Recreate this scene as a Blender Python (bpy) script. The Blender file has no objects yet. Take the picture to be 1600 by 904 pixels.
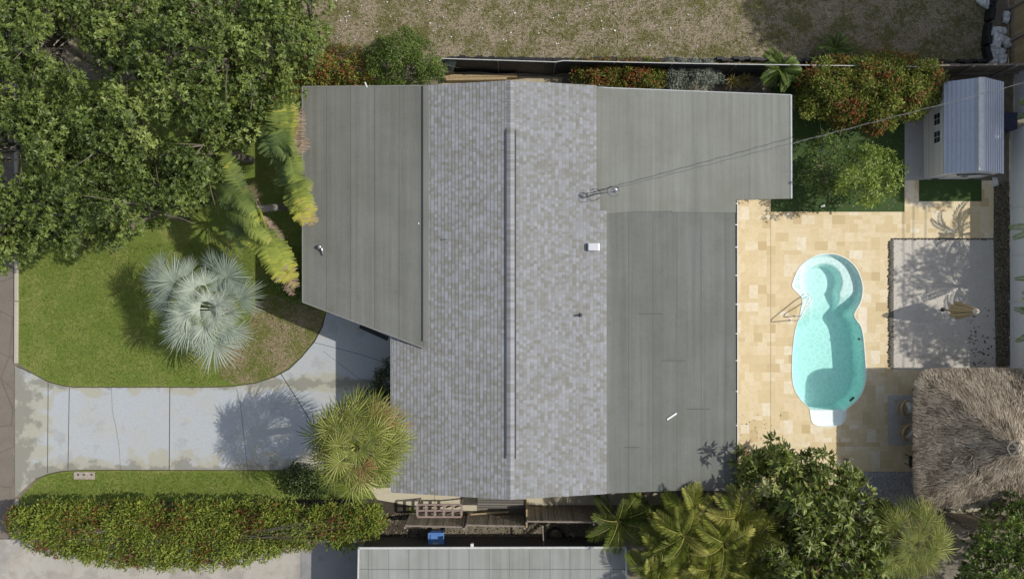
import bpy, math, random
import numpy as np
from mathutils import Vector
from mathutils.geometry import delaunay_2d_cdt
random.seed(7); RNG = np.random.default_rng(11)
C = bpy.context.scene.collection
H = 36.0; F = 1224.0; PI = math.pi

# ------------------------------------------------------------------ camera, sky, sun, exposure
sc = bpy.context.scene
cam = bpy.data.cameras.new('camera'); cam.sensor_width = 36; cam.lens = 36 * F / 1600
cam.clip_start = 0.5; cam.clip_end = 2000
camo = bpy.data.objects.new('camera', cam); C.objects.link(camo); camo.location = (0, 0, H)
sc.camera = camo
SUNV = Vector((1.0, 0.10, 0.99)).normalized()
w = bpy.data.worlds.new('World'); sc.world = w; w.use_nodes = True
nt = w.node_tree; bg = nt.nodes['Background']
sky = nt.nodes.new('ShaderNodeTexSky'); sky.sky_type = 'NISHITA'; sky.sun_disc = False
sky.sun_elevation = math.asin(SUNV.z); sky.sun_rotation = math.atan2(SUNV.x, SUNV.y)
sky.dust_density = 1.5
hs = nt.nodes.new('ShaderNodeHueSaturation'); hs.inputs['Saturation'].default_value = 0.6
nt.links.new(sky.outputs[0], hs.inputs['Color']); nt.links.new(hs.outputs[0], bg.inputs[0]); bg.inputs[1].default_value = 0.14
sl = bpy.data.lights.new('sun', 'SUN'); sl.energy = 3.7; sl.angle = math.radians(0.53); sl.color = (1.0, 0.96, 0.88)
so = bpy.data.objects.new('sun', sl); C.objects.link(so); so.location = (30, 3, 40)
so.rotation_euler = SUNV.to_track_quat('Z', 'Y').to_euler()
vs = sc.view_settings; sc.display_settings.display_device = 'sRGB'
vs.view_transform = 'Standard'; vs.look = 'None'; vs.exposure = 0.0; vs.gamma = 1.0; vs.use_curve_mapping = False
try:
    sc.cycles.max_bounces = 8; sc.cycles.transparent_max_bounces = 24; sc.cycles.diffuse_bounces = 3
    sc.cycles.use_denoising = True
except Exception: pass

# ------------------------------------------------------------------ helpers
def P(px, py, z=0.0):
    return Vector(((px - 800) / F * (H - z), (452 - py) / F * (H - z), z))

def empty(name, loc, label, cat, group=None):
    o = bpy.data.objects.new(name, None); C.objects.link(o); o.location = loc
    o.empty_display_size = 0.3
    return tag(o, label, cat, group)

def tag(o, label, cat, group=None):
    o['label'] = label; o['category'] = cat
    if group: o['group'] = group
    return o

def world_off(p):
    v = Vector((0, 0, 0))
    while p is not None: v += p.location; p = p.parent
    return v

def link_mesh(name, me, mat, parent=None, loc=None):
    o = bpy.data.objects.new(name, me); C.objects.link(o)
    if mat is not None: me.materials.append(mat)
    if parent is not None: o.parent = parent
    return o

class MB:
    """collects shapes in world coordinates, links them as one mesh"""
    def __init__(s): s.v = []; s.f = []; s.t = []
    def add(s, vs, fs, t=0.5):
        n = len(s.v); s.v += [tuple(q) for q in vs]; s.f += [tuple(i + n for i in f) for f in fs]; s.t += [t] * len(vs)
    def box(s, x0, x1, y0, y1, z0, z1):
        s.add([(x0,y0,z0),(x1,y0,z0),(x1,y1,z0),(x0,y1,z0),(x0,y0,z1),(x1,y0,z1),(x1,y1,z1),(x0,y1,z1)],
              [(3,2,1,0),(4,5,6,7),(0,1,5,4),(1,2,6,5),(2,3,7,6),(3,0,4,7)])
    def bar(s, a, b, w, h, up=Vector((0,0,1)), t=0.5):
        a = Vector(a); b = Vector(b); d = (b - a).normalized()
        if abs(d.dot(up)) > 0.98: up = Vector((0,1,0))
        x = d.cross(up).normalized() * w / 2; y = x.cross(d).normalized() * h / 2
        s.add([a-x-y,a+x-y,a+x+y,a-x+y,b-x-y,b+x-y,b+x+y,b-x+y],
              [(0,1,2,3),(7,6,5,4),(0,4,5,1),(1,5,6,2),(2,6,7,3),(3,7,4,0)], t)
    def tube(s, pts, rad, n=8, t=0.5):
        pts = [Vector(p) for p in pts]; k = len(pts)
        if not hasattr(rad, '__len__'): rad = [rad] * k
        vs = []; 
        for i, p in enumerate(pts):
            d = (pts[min(i+1,k-1)] - pts[max(i-1,0)]).normalized()
            u = Vector((0,0,1)) if abs(d.z) < 0.9 else Vector((1,0,0))
            x = d.cross(u).normalized(); y = x.cross(d)
            for j in range(n):
                a = 2*PI*j/n; vs.append(p + (x*math.cos(a) + y*math.sin(a)) * rad[i])
        fs = [(i*n+j, i*n+(j+1)%n, (i+1)*n+(j+1)%n, (i+1)*n+j) for i in range(k-1) for j in range(n)]
        fs += [tuple(range(n))[::-1], tuple((k-1)*n+j for j in range(n))]
        s.add(vs, fs, t)
    def prism(s, poly, z0, z1):
        """poly: world xy list"""
        a = sum(poly[i][0]*poly[(i+1)%len(poly)][1]-poly[(i+1)%len(poly)][0]*poly[i][1] for i in range(len(poly)))
        if a < 0: poly = poly[::-1]
        n = len(poly)
        z0f = z0 if callable(z0) else (lambda x, y: z0); z1f = z1 if callable(z1) else (lambda x, y: z1)
        s.add([(p[0],p[1],z0f(p[0],p[1])) for p in poly] + [(p[0],p[1],z1f(p[0],p[1])) for p in poly],
              [tuple(range(n))[::-1], tuple(range(n, 2*n))] + [(i,(i+1)%n,n+(i+1)%n,n+i) for i in range(n)])
    def lathe(s, c, prof, n=16, t=0.5):
        c = Vector(c); vs = []; k = len(prof)
        for r, z in prof:
            for j in range(n): vs.append(c + Vector((r*math.cos(2*PI*j/n), r*math.sin(2*PI*j/n), z)))
        fs = [(i*n+j, i*n+(j+1)%n, (i+1)*n+(j+1)%n, (i+1)*n+j) for i in range(k-1) for j in range(n)]
        fs += [tuple(range(n))[::-1], tuple((k-1)*n+j for j in range(n))]
        s.add(vs, fs, t)
    def build(s, name, mat, parent=None, smooth=False, bevel=0):
        off = world_off(parent)
        me = bpy.data.meshes.new(name)
        me.from_pydata([(v[0]-off.x, v[1]-off.y, v[2]-off.z) for v in s.v], [], s.f)
        at = me.attributes.new('tint', 'FLOAT', 'POINT'); at.data.foreach_set('value', np.array(s.t, dtype=np.float32))
        if smooth: me.polygons.foreach_set('use_smooth', [True]*len(me.polygons))
        me.update()
        o = link_mesh(name, me, mat, parent)
        if bevel:
            b = o.modifiers.new('bevel', 'BEVEL'); b.width = bevel; b.segments = 2; b.limit_method = 'ANGLE'
        return o

def np_mesh(name, V, quads, tint, mat, parent, smooth=False):
    """V (N,3) world, quads (M,k) index array"""
    off = world_off(parent); V = V - np.array(off)
    me = bpy.data.meshes.new(name); M, k = quads.shape
    me.vertices.add(len(V)); me.vertices.foreach_set('co', V.astype(np.float32).ravel())
    me.loops.add(M*k); me.loops.foreach_set('vertex_index', quads.astype(np.int32).ravel())
    me.polygons.add(M); me.polygons.foreach_set('loop_start', np.arange(0, M*k, k, dtype=np.int32))
    try: me.polygons.foreach_set('loop_total', np.full(M, k, dtype=np.int32))
    except Exception: pass
    at = me.attributes.new('tint', 'FLOAT', 'POINT'); at.data.foreach_set('value', tint.astype(np.float32))
    if smooth: me.polygons.foreach_set('use_smooth', np.ones(M, dtype=bool))
    me.update(calc_edges=True)
    return link_mesh(name, me, mat, parent)

def pxpoly(pts, z=0): return [tuple(P(x, y, z))[:2] for x, y in pts]

def struct(o): o['kind'] = 'structure'; return o
def stuff(o): o['kind'] = 'stuff'; return o

def inside(poly, X, Y):
    poly = np.array(poly); r = np.zeros(X.shape, bool); j = len(poly) - 1
    for i in range(len(poly)):
        xi, yi = poly[i]; xj, yj = poly[j]
        c = ((yi > Y) != (yj > Y)) & (X < (xj-xi)*(Y-yi)/(yj-yi+1e-12)+xi)
        r ^= c; j = i
    return r

def edge_dist(poly, X, Y):
    poly = np.array(poly, float); D = np.full(X.shape, 1e9); n = len(poly)
    for i in range(n):
        a = poly[i]; b = poly[(i+1) % n]; d = b-a; L = (d**2).sum()+1e-12
        t = np.clip(((X-a[0])*d[0]+(Y-a[1])*d[1])/L, 0, 1)
        D = np.minimum(D, np.hypot(X-a[0]-t*d[0], Y-a[1]-t*d[1]))
    return D

def smooth_loop(pts, k=4):
    out = []; n = len(pts)
    for i in range(n):
        p0, p1, p2, p3 = [np.array(pts[(i+j-1) % n], float) for j in range(4)]
        for s in range(k):
            t = s/k
            out.append(tuple(0.5*((2*p1)+(-p0+p2)*t+(2*p0-5*p1+4*p2-p3)*t*t+(-p0+3*p1-3*p2+p3)*t**3)))
    return out

# ------------------------------------------------------------------ materials
def newmat(name):
    m = bpy.data.materials.new(name); m.use_nodes = True
    return m, m.node_tree, m.node_tree.nodes['Principled BSDF']

def N(nt, typ, **kw):
    n = nt.nodes.new(typ)
    for k, v in kw.items():
        if k.startswith('i_'): n.inputs[k[2:].replace('_', ' ')].default_value = v
        else: setattr(n, k, v)
    return n

def ramp(nt, fac, stops, interp='LINEAR'):
    r = nt.nodes.new('ShaderNodeValToRGB'); r.color_ramp.interpolation = interp
    e = r.color_ramp.elements
    while len(e) < len(stops): e.new(0.5)
    for i, (p, c) in enumerate(stops): e[i].position = p; e[i].color = (*c, 1) if len(c) == 3 else c
    if fac is not None: nt.links.new(fac, r.inputs[0])
    return r.outputs[0]

def noise(nt, scale, detail=4, rough=0.55, vec=None, dist=0):
    n = nt.nodes.new('ShaderNodeTexNoise'); n.inputs['Scale'].default_value = scale
    n.inputs['Detail'].default_value = detail; n.inputs['Roughness'].default_value = rough; n.inputs['Distortion'].default_value = dist
    nt.links.new(vec if vec is not None else coord(nt), n.inputs['Vector']); return n.outputs['Fac']

def coord(nt):
    for n in nt.nodes:
        if n.type == 'NEW_GEOMETRY': return n.outputs['Position']
    return nt.nodes.new('ShaderNodeNewGeometry').outputs['Position']

def mix(nt, fac, a, b, mode='MIX'):
    n = nt.nodes.new('ShaderNodeMix'); n.data_type = 'RGBA'; n.blend_type = mode
    for s, v in ((n.inputs[0], fac), (n.inputs[6], a), (n.inputs[7], b)):
        if hasattr(v, 'is_linked'): nt.links.new(v, s)
        elif isinstance(v, (int, float)): s.default_value = v
        else: s.default_value = (*v, 1)
    return n.outputs[2]

def math_(nt, op, a, b=0.0, c=0.0):
    n = nt.nodes.new('ShaderNodeMath'); n.operation = op
    for s, v in zip(n.inputs, (a, b, c)):
        if hasattr(v, 'is_linked'): nt.links.new(v, s)
        else: s.default_value = v
    return n.outputs[0]

def bump(nt, bsdf, h, strength=0.4, dist=0.02):
    b = nt.nodes.new('ShaderNodeBump'); b.inputs['Strength'].default_value = strength; b.inputs['Distance'].default_value = dist
    nt.links.new(h, b.inputs['Height']); nt.links.new(b.outputs[0], bsdf.inputs['Normal'])

def plain(name, col, rough=0.6, metal=0.0, var=0.15, scale=6.0):
    m, nt, b = newmat(name)
    n = noise(nt, scale, 5, 0.6)
    c = ramp(nt, n, [(0.25, tuple(x*(1-var) for x in col)), (0.75, tuple(min(1, x*(1+var)) for x in col))])
    nt.links.new(c, b.inputs['Base Color']); b.inputs['Roughness'].default_value = rough; b.inputs['Metallic'].default_value = metal
    return m

def sepxyz(nt):
    s = nt.nodes.new('ShaderNodeSeparateXYZ'); nt.links.new(coord(nt), s.inputs[0]); return s.outputs

def leafmat(name, stops, rough=0.45, trans=0.25, spec=0.5):
    m, nt, b = newmat(name)
    a = nt.nodes.new('ShaderNodeAttribute'); a.attribute_name = 'tint'
    c = ramp(nt, a.outputs['Fac'], stops)
    n = noise(nt, 3.0, 3)
    c = mix(nt, math_(nt, 'MULTIPLY', n, 0.5), c, (0.02, 0.03, 0.01), 'MULTIPLY') if False else c
    nt.links.new(c, b.inputs['Base Color']); b.inputs['Roughness'].default_value = rough
    b.inputs['Specular IOR Level'].default_value = spec
    t = nt.nodes.new('ShaderNodeBsdfTranslucent'); nt.links.new(c, t.inputs[0])
    mx = nt.nodes.new('ShaderNodeMixShader'); mx.inputs[0].default_value = trans
    nt.links.new(b.outputs[0], mx.inputs[1]); nt.links.new(t.outputs[0], mx.inputs[2])
    nt.links.new(mx.outputs[0], nt.nodes['Material Output'].inputs['Surface'])
    return m

# ground-like materials
def grass_mat(name, greens, drys, dry_lo, dry_hi, scale=0.9):
    m, nt, b = newmat(name)
    big = noise(nt, scale, 6, 0.65); fine = noise(nt, 22, 4, 0.75); mid = noise(nt, 5.5, 5, 0.7)
    g = ramp(nt, fine, [(0.3, greens[0]), (0.52, greens[1]), (0.72, greens[2])])
    g2 = mix(nt, ramp(nt, mid, [(0.35, (0,0,0)), (0.7, (1,1,1))]), g, greens[1])
    d = ramp(nt, fine, [(0.3, drys[0]), (0.5, drys[1]), (0.72, drys[2])])
    s = math_(nt, 'ADD', math_(nt, 'MULTIPLY', big, 0.6), math_(nt, 'MULTIPLY', mid, 0.4))
    c = mix(nt, ramp(nt, s, [(dry_lo, (0,0,0)), (dry_hi, (1,1,1))]), g2, d)
    nt.links.new(c, b.inputs['Base Color']); b.inputs['Roughness'].default_value = 0.9; b.inputs['Specular IOR Level'].default_value = 0.15
    bump(nt, b, math_(nt, 'ADD', fine, noise(nt, 60, 2)), 0.9, 0.05)
    return m

M_lawn = grass_mat('lawn_grass', [(0.085,0.125,0.022),(0.175,0.235,0.045),(0.31,0.365,0.09)],
                   [(0.17,0.17,0.05),(0.30,0.30,0.09),(0.44,0.41,0.16)], 0.48, 0.66, 0.8)
M_dry = grass_mat('dry_lawn', [(0.10,0.12,0.025),(0.18,0.19,0.05),(0.28,0.27,0.09)],
                  [(0.17,0.125,0.08),(0.33,0.25,0.16),(0.52,0.43,0.30)], 0.42, 0.56, 0.9)
M_lot = grass_mat('lot_grass', [(0.09,0.09,0.035),(0.165,0.155,0.06),(0.27,0.245,0.11)],
                  [(0.16,0.125,0.08),(0.32,0.26,0.18),(0.60,0.52,0.42)], 0.45, 0.54, 0.8)
def turf():
    m, nt, b = newmat('artificial_turf')
    f = noise(nt, 45, 3, 0.7); r = sepxyz(nt)
    c = ramp(nt, f, [(0.3, (0.018,0.045,0.006)), (0.7, (0.055,0.105,0.018))])
    nt.links.new(c, b.inputs['Base Color']); b.inputs['Roughness'].default_value = 0.85; bump(nt, b, f, 0.7, 0.03); return m
M_turf = turf()
def dirt(name, a, b_, c_, sc_=3):
    m, nt, b = newmat(name)
    f = noise(nt, sc_, 8, 0.72); g = noise(nt, 30, 4, 0.7)
    c = mix(nt, 0.5, ramp(nt, f, [(0.3, a), (0.5, b_), (0.7, c_)]), ramp(nt, g, [(0.3, a), (0.5, b_), (0.7, c_)]))
    nt.links.new(c, b.inputs['Base Color']); b.inputs['Roughness'].default_value = 0.95; bump(nt, b, g, 0.8, 0.04); return m
M_dirt = dirt('soil', (0.08,0.07,0.05), (0.19,0.165,0.12), (0.33,0.29,0.22))
M_mulch = dirt('mulch', (0.02,0.015,0.01), (0.05,0.04,0.03), (0.1,0.08,0.06), 6)
M_sand = dirt('sand', (0.46,0.43,0.37), (0.56,0.52,0.46), (0.64,0.60,0.53), 2)
M_gravelbase = dirt('shell_bed', (0.2,0.2,0.21), (0.3,0.3,0.32), (0.42,0.42,0.45), 20)

def concrete(name, base, blue, yellow, dark, thr=0.56, dk=0.6, stain_scale=0.55):
    m, nt, b = newmat(name)
    big = noise(nt, stain_scale, 5, 0.6, dist=0.2); med = noise(nt, 1.3, 8, 0.7, dist=0.1); fine = noise(nt, 40, 3, 0.6)
    n2 = noise(nt, 0.7, 6, 0.62, dist=0.2)
    c = mix(nt, ramp(nt, big, [(0.36, (0,0,0)), (0.56, (1,1,1))]), base, blue)
    c = mix(nt, ramp(nt, med, [(thr, (0,0,0)), (thr+0.10, (0.8,0.8,0.8))]), c, yellow)
    c = mix(nt, ramp(nt, n2, [(dk, (0,0,0)), (dk+0.03, (0.3,0.3,0.3)), (dk+0.16, (0.7,0.7,0.7))]), c, dark)
    c = mix(nt, 0.14, c, ramp(nt, fine, [(0.3, (0,0,0)), (0.7, (1,1,1))]))
    nt.links.new(c, b.inputs['Base Color']); b.inputs['Roughness'].default_value = 0.85; bump(nt, b, fine, 0.25, 0.01); return m
M_conc = concrete('driveway_concrete', (0.375,0.385,0.375), (0.365,0.395,0.42), (0.39,0.375,0.30), (0.25,0.255,0.25), .57, .57)
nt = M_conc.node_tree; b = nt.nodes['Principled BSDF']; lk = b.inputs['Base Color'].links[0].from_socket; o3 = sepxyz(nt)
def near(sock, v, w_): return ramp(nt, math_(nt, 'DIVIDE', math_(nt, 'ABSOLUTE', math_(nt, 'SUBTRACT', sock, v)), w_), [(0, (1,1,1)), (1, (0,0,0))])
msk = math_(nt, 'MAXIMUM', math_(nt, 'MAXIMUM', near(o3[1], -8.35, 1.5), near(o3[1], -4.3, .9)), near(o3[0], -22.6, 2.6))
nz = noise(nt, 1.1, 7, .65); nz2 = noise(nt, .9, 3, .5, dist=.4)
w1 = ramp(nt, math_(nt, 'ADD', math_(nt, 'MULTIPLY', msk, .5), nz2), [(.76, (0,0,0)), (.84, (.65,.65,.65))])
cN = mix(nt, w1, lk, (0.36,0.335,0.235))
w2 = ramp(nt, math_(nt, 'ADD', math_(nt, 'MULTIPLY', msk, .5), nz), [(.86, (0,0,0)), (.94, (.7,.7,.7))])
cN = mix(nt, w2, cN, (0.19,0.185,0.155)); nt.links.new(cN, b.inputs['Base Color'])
M_conc2 = concrete('neighbour_concrete', (0.36,0.33,0.28), (0.40,0.37,0.32), (0.33,0.28,0.21), (0.2,0.18,0.155), .5, .5)
M_walk = concrete('walkway_concrete', (0.47,0.42,0.29), (0.50,0.44,0.30), (0.46,0.38,0.24), (0.33,0.29,0.21))
M_curb = concrete('kerb_concrete', (0.38,0.35,0.26), (0.42,0.38,0.3), (0.36,0.31,0.2), (0.2,0.18,0.14))
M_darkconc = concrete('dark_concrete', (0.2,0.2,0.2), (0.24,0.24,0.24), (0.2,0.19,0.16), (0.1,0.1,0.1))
def asphalt():
    m, nt, b = newmat('old_asphalt')
    f = noise(nt, 50, 3, 0.8); g = noise(nt, 1.2, 6, 0.6)
    v = N(nt, 'ShaderNodeTexVoronoi', feature='DISTANCE_TO_EDGE'); v.inputs['Scale'].default_value = 0.6
    nt.links.new(coord(nt), v.inputs['Vector'])
    c = ramp(nt, f, [(0.3, (0.09,0.075,0.06)), (0.5, (0.16,0.135,0.11)), (0.7, (0.28,0.24,0.2))])
    c = mix(nt, ramp(nt, g, [(0.4, (0,0,0)), (0.6, (0.6,0.6,0.6))]), c, (0.2,0.17,0.14))
    c = mix(nt, ramp(nt, v.outputs['Distance'], [(0.0, (0.5,0.5,0.5)), (0.025, (0,0,0))]), c, (0.07,0.06,0.05))
    nt.links.new(c, b.inputs['Base Color']); b.inputs['Roughness'].default_value = 0.9; bump(nt, b, f, 0.5, 0.01); return m
M_asph = asphalt()

def paver():
    m, nt, b = newmat('travertine')
    a = nt.nodes.new('ShaderNodeAttribute'); a.attribute_name = 'tint'
    c = ramp(nt, a.outputs['Fac'], [(0.0, (0.54,0.41,0.22)), (0.2, (0.62,0.49,0.28)), (0.5, (0.69,0.565,0.35)), (0.8, (0.73,0.62,0.42)), (1.0, (0.77,0.69,0.53))])
    v = noise(nt, 4.5, 8, 0.75, dist=0.3); f = noise(nt, 35, 3, 0.7)
    c = mix(nt, ramp(nt, v, [(0.45, (0,0,0)), (0.75, (0.55,0.55,0.55))]), c, (0.53,0.39,0.2))
    c = mix(nt, ramp(nt, f, [(0.3, (0.18,0.18,0.18)), (0.6, (0,0,0))]), c, (0.36,0.27,0.16))
    nt.links.new(c, b.inputs['Base Color']); b.inputs['Roughness'].default_value = 0.75; bump(nt, b, f, 0.2, 0.005); return m
M_paver = paver()

def shingle(axis_sign):
    m, nt, b = newmat('asphalt_shingle')
    tc = coord(nt)
    mp = N(nt, 'ShaderNodeSeparateXYZ'); nt.links.new(tc, mp.inputs[0])
    row = math_(nt, 'FLOOR', math_(nt, 'DIVIDE', mp.outputs[0], COURSE))
    # random shingle tab widths: offset and jitter per course
    def tabs(wd, seed):
        wn = N(nt, 'ShaderNodeTexWhiteNoise', noise_dimensions='2D')
        cmb = N(nt, 'ShaderNodeCombineXYZ'); nt.links.new(row, cmb.inputs[0]); cmb.inputs[1].default_value = seed
        nt.links.new(cmb.outputs[0], wn.inputs['Vector'])
        yy = math_(nt, 'ADD', math_(nt, 'DIVIDE', mp.outputs[1], wd), math_(nt, 'MULTIPLY', wn.outputs['Value'], 17.3))
        cell = math_(nt, 'FLOOR', yy)
        c2 = N(nt, 'ShaderNodeCombineXYZ'); nt.links.new(row, c2.inputs[0]); nt.links.new(cell, c2.inputs[1]); c2.inputs[2].default_value = seed
        w2 = N(nt, 'ShaderNodeTexWhiteNoise', noise_dimensions='3D'); nt.links.new(c2.outputs[0], w2.inputs['Vector'])
        return w2.outputs['Value']
    t1 = tabs(0.13, 3.0); t2 = tabs(0.17, 8.0)
    t = math_(nt, 'ADD', math_(nt, 'MULTIPLY', t1, 0.55), math_(nt, 'MULTIPLY', t2, 0.45))
    c = ramp(nt, t, [(0.12, (0.175,0.170,0.150)), (0.35, (0.205,0.202,0.185)), (0.5, (0.228,0.23,0.235)), (0.68, (0.25,0.257,0.28)), (0.9, (0.29,0.30,0.325))])
    f = noise(nt, 60, 3, 0.8); g = noise(nt, 0.7, 3)
    c = mix(nt, 0.16, c, ramp(nt, f, [(0.3, (0,0,0)), (0.7, (0.8,0.8,0.8))]))
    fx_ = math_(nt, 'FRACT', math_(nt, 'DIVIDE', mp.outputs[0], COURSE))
    band = ramp(nt, fx_, [(0.0, (0.25,0.25,0.25)), (0.12, (0.25,0.25,0.25)), (0.22, (0,0,0))])  # dark granule band per course, also painting the butt-edge shadow line
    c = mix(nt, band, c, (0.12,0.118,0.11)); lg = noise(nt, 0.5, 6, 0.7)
    c = mix(nt, 1.0, c, ramp(nt, lg, [(0.3, (0.90,0.90,0.88)), (0.7, (1.03,1.03,1.03))]), 'MULTIPLY')
    nt.links.new(c, b.inputs['Base Color']); b.inputs['Roughness'].default_value = 0.95; b.inputs['Specular IOR Level'].default_value = 0.15
    bump(nt, b, math_(nt, 'ADD', f, math_(nt, 'MULTIPLY', t1, 1.5)), 0.35, 0.01); return m
COURSE = 0.147
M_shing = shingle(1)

def rolled(name, col, seam, seam_w, width, off, dkseam=0.6):
    """rolled mineral roofing laid in strips that run along y"""
    m, nt, b = newmat(name); o = sepxyz(nt)
    xx = math_(nt, 'DIVIDE', math_(nt, 'SUBTRACT', o[0], off), width)
    fr = math_(nt, 'FRACT', xx); cell = math_(nt, 'FLOOR', xx)
    wn = N(nt, 'ShaderNodeTexWhiteNoise', noise_dimensions='1D'); nt.links.new(cell, wn.inputs['W'])
    f = noise(nt, 55, 3, 0.85)
    sv = N(nt, 'ShaderNodeMapping'); sv.inputs['Scale'].default_value = (5.0, 0.12, 1); nt.links.new(coord(nt), sv.inputs[0])
    st = noise(nt, 1.0, 5, 0.6, sv.outputs[0]); big = noise(nt, 0.45, 6, 0.65)
    k = ramp(nt, st, [(0.3, tuple(x*0.78 for x in col)), (0.7, tuple(x*1.12 for x in col))])
    k = mix(nt, 0.22, k, ramp(nt, f, [(0.3, (0.03,0.03,0.03)), (0.7, (0.5,0.5,0.48))]))
    k = mix(nt, 1.0, k, ramp(nt, wn.outputs['Value'], [(0, (0.94,0.94,0.94)), (1, (1,1,1))]), 'MULTIPLY')
    k = mix(nt, 1.0, k, ramp(nt, big, [(0.35, (0.86,0.86,0.83)), (0.6, (1,1,1))]), 'MULTIPLY')
    k = mix(nt, ramp(nt, noise(nt, 2.2, 6, 0.7, dist=0.3), [(0.60, (0,0,0)), (0.78, (0.30,0.30,0.30))]), k, tuple(x*0.5 for x in col))
    k = mix(nt, ramp(nt, fr, [(0.0, (dkseam,)*3), (seam_w, (dkseam,)*3), (seam_w*1.2, (0,0,0))]), k, seam)
    nt.links.new(k, b.inputs['Base Color']); b.inputs['Roughness'].default_value = 0.95; b.inputs['Specular IOR Level'].default_value = 0.15
    bump(nt, b, f, 0.3, 0.01); return m
M_roof_w = rolled('carport_roofing', (0.165,0.169,0.15), (0.07,0.07,0.065), 0.022, 1.03, -8.85)
M_roof_n = rolled('light_roofing', (0.215,0.222,0.195), (0.19,0.19,0.16), 0.03, 0.96, 3.7, 0.5)
M_roof_d = rolled('dark_roofing', (0.15,0.158,0.142), (0.09,0.095,0.09), 0.022, 1.03, 4.9, 0.8)
M_roof_s = rolled('neighbour_roofing', (0.31,0.32,0.30), (0.13,0.13,0.125), 0.035, 0.86, -7.0)

M_white = plain('white_paint', (0.78,0.78,0.76), 0.45, var=0.04)
M_wall = plain('stucco', (0.6,0.58,0.52), 0.9, var=0.06)
M_trim = plain('dark_trim', (0.05,0.055,0.06), 0.5)
M_metal = plain('galvanised_steel', (0.55,0.56,0.58), 0.3, 0.9, var=0.08)
M_black = plain('black_plastic', (0.012,0.012,0.014), 0.5)
M_mesh = plain('black_screen_cloth', (0.012,0.014,0.018), 0.7, var=0.5, scale=2)
M_tarp = plain('grey_screen_cloth', (0.06,0.08,0.085), 0.6, var=0.4, scale=4)
M_blue = plain('blue_plastic', (0.03,0.09,0.32), 0.4, var=0.1)
M_blue2 = plain('pale_blue_plastic', (0.1,0.22,0.5), 0.4, var=0.1)
M_bag = plain('white_woven_bag', (0.62,0.62,0.6), 0.7, var=0.2, scale=9)
M_glass = plain('dark_glass', (0.012,0.013,0.02), 0.08, var=0.1)
M_trunk = plain('bark', (0.16,0.135,0.10), 0.9, var=0.4, scale=8)
M_palmtrunk = plain('palm_bark', (0.2,0.17,0.14), 0.9, var=0.35, scale=14)
M_stone = plain('dark_edging_stone', (0.13,0.12,0.1), 0.9, var=0.4, scale=5)
M_terra = plain('cream_plastic', (0.6,0.55,0.4), 0.5)
M_wire = plain('grey_cable', (0.17,0.17,0.17), 0.5, var=0.1)

def planks(name, c0, c1, axis, width, gap=0.06, rough=0.8):
    m, nt, b = newmat(name); o = sepxyz(nt)
    xx = math_(nt, 'DIVIDE', o[axis], width); fr = math_(nt, 'FRACT', xx)
    wn = N(nt, 'ShaderNodeTexWhiteNoise', noise_dimensions='1D'); nt.links.new(math_(nt, 'FLOOR', xx), wn.inputs['W'])
    n = noise(nt, 9, 5, 0.7)
    t = math_(nt, 'ADD', math_(nt, 'MULTIPLY', wn.outputs['Value'], 0.6), math_(nt, 'MULTIPLY', n, 0.5))
    k = ramp(nt, t, [(0.15, c0), (0.85, c1)])
    k = mix(nt, ramp(nt, fr, [(0.0, (0.85,)*3), (gap, (0.85,)*3), (gap*1.3, (0,0,0))]), k, tuple(x*0.2 for x in c0))
    nt.links.new(k, b.inputs['Base Color']); b.inputs['Roughness'].default_value = rough; return m
M_fence = planks('weathered_boards', (0.11,0.095,0.075), (0.24,0.21,0.165), 0, 0.14)
M_wood = plain('weathered_wood', (0.23,0.19,0.16), 0.85, var=0.3, scale=10)
M_woodt = plain('tan_wood', (0.36,0.27,0.15), 0.8, var=0.3, scale=10)
M_fence_y = planks('yellow_boards', (0.30,0.22,0.11), (0.46,0.34,0.18), 1, 0.14)
M_fence_d = planks('grey_brown_boards', (0.10,0.085,0.06), (0.2,0.17,0.12), 0, 0.14)
M_metalroof = planks('corrugated_sheet', (0.14,0.13,0.11), (0.28,0.26,0.23), 1, 0.11, 0.25)
M_shedwall = planks('shed_siding', (0.66,0.66,0.63), (0.72,0.72,0.69), 2, 0.45, 0.03)
M_shedroof = plain('shed_roof_panel', (0.46,0.49,0.56), 0.65, var=0.06)
M_vinyl = plain('white_vinyl', (0.84,0.85,0.84), 0.4, var=0.03)

# =================================================================== GROUND
POOL_PX = [(1237.8,447.7),(1241,434),(1247,421),(1256,410.5),(1268,402.5),(1280,398),(1294,396.5),(1308,398),(1322,404),(1334,414),(1342,427),
           (1347,443),(1347.5,457),(1345,470),(1340,480),(1335.5,488),(1335,494),(1339,501),(1344.5,509),(1348,522),(1350.5,545),(1352.5,575),
           (1352.5,592),(1349,607),(1343,619),(1334,629),(1325,636),(1321.5,641),(1320.5,652),(1317,660),(1309,664),(1294,665.5),(1279,664.5),(1270,660),
           (1266.5,651),(1265.5,640),(1262,634.5),(1254,627),(1245,615),(1240,603),(1237.8,590),(1237.5,565),(1239,540),(1242,518),(1247,500),
           (1250,490),(1252,480),(1253.5,468),(1248,459)]
POOL_PX = [((x-1294)*1.0+1294, y) for x, y in POOL_PX]
POOL_PX = [POOL_PX[0]] + smooth_loop(POOL_PX[:], 3)[1:]
pool_w = pxpoly(POOL_PX)

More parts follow.
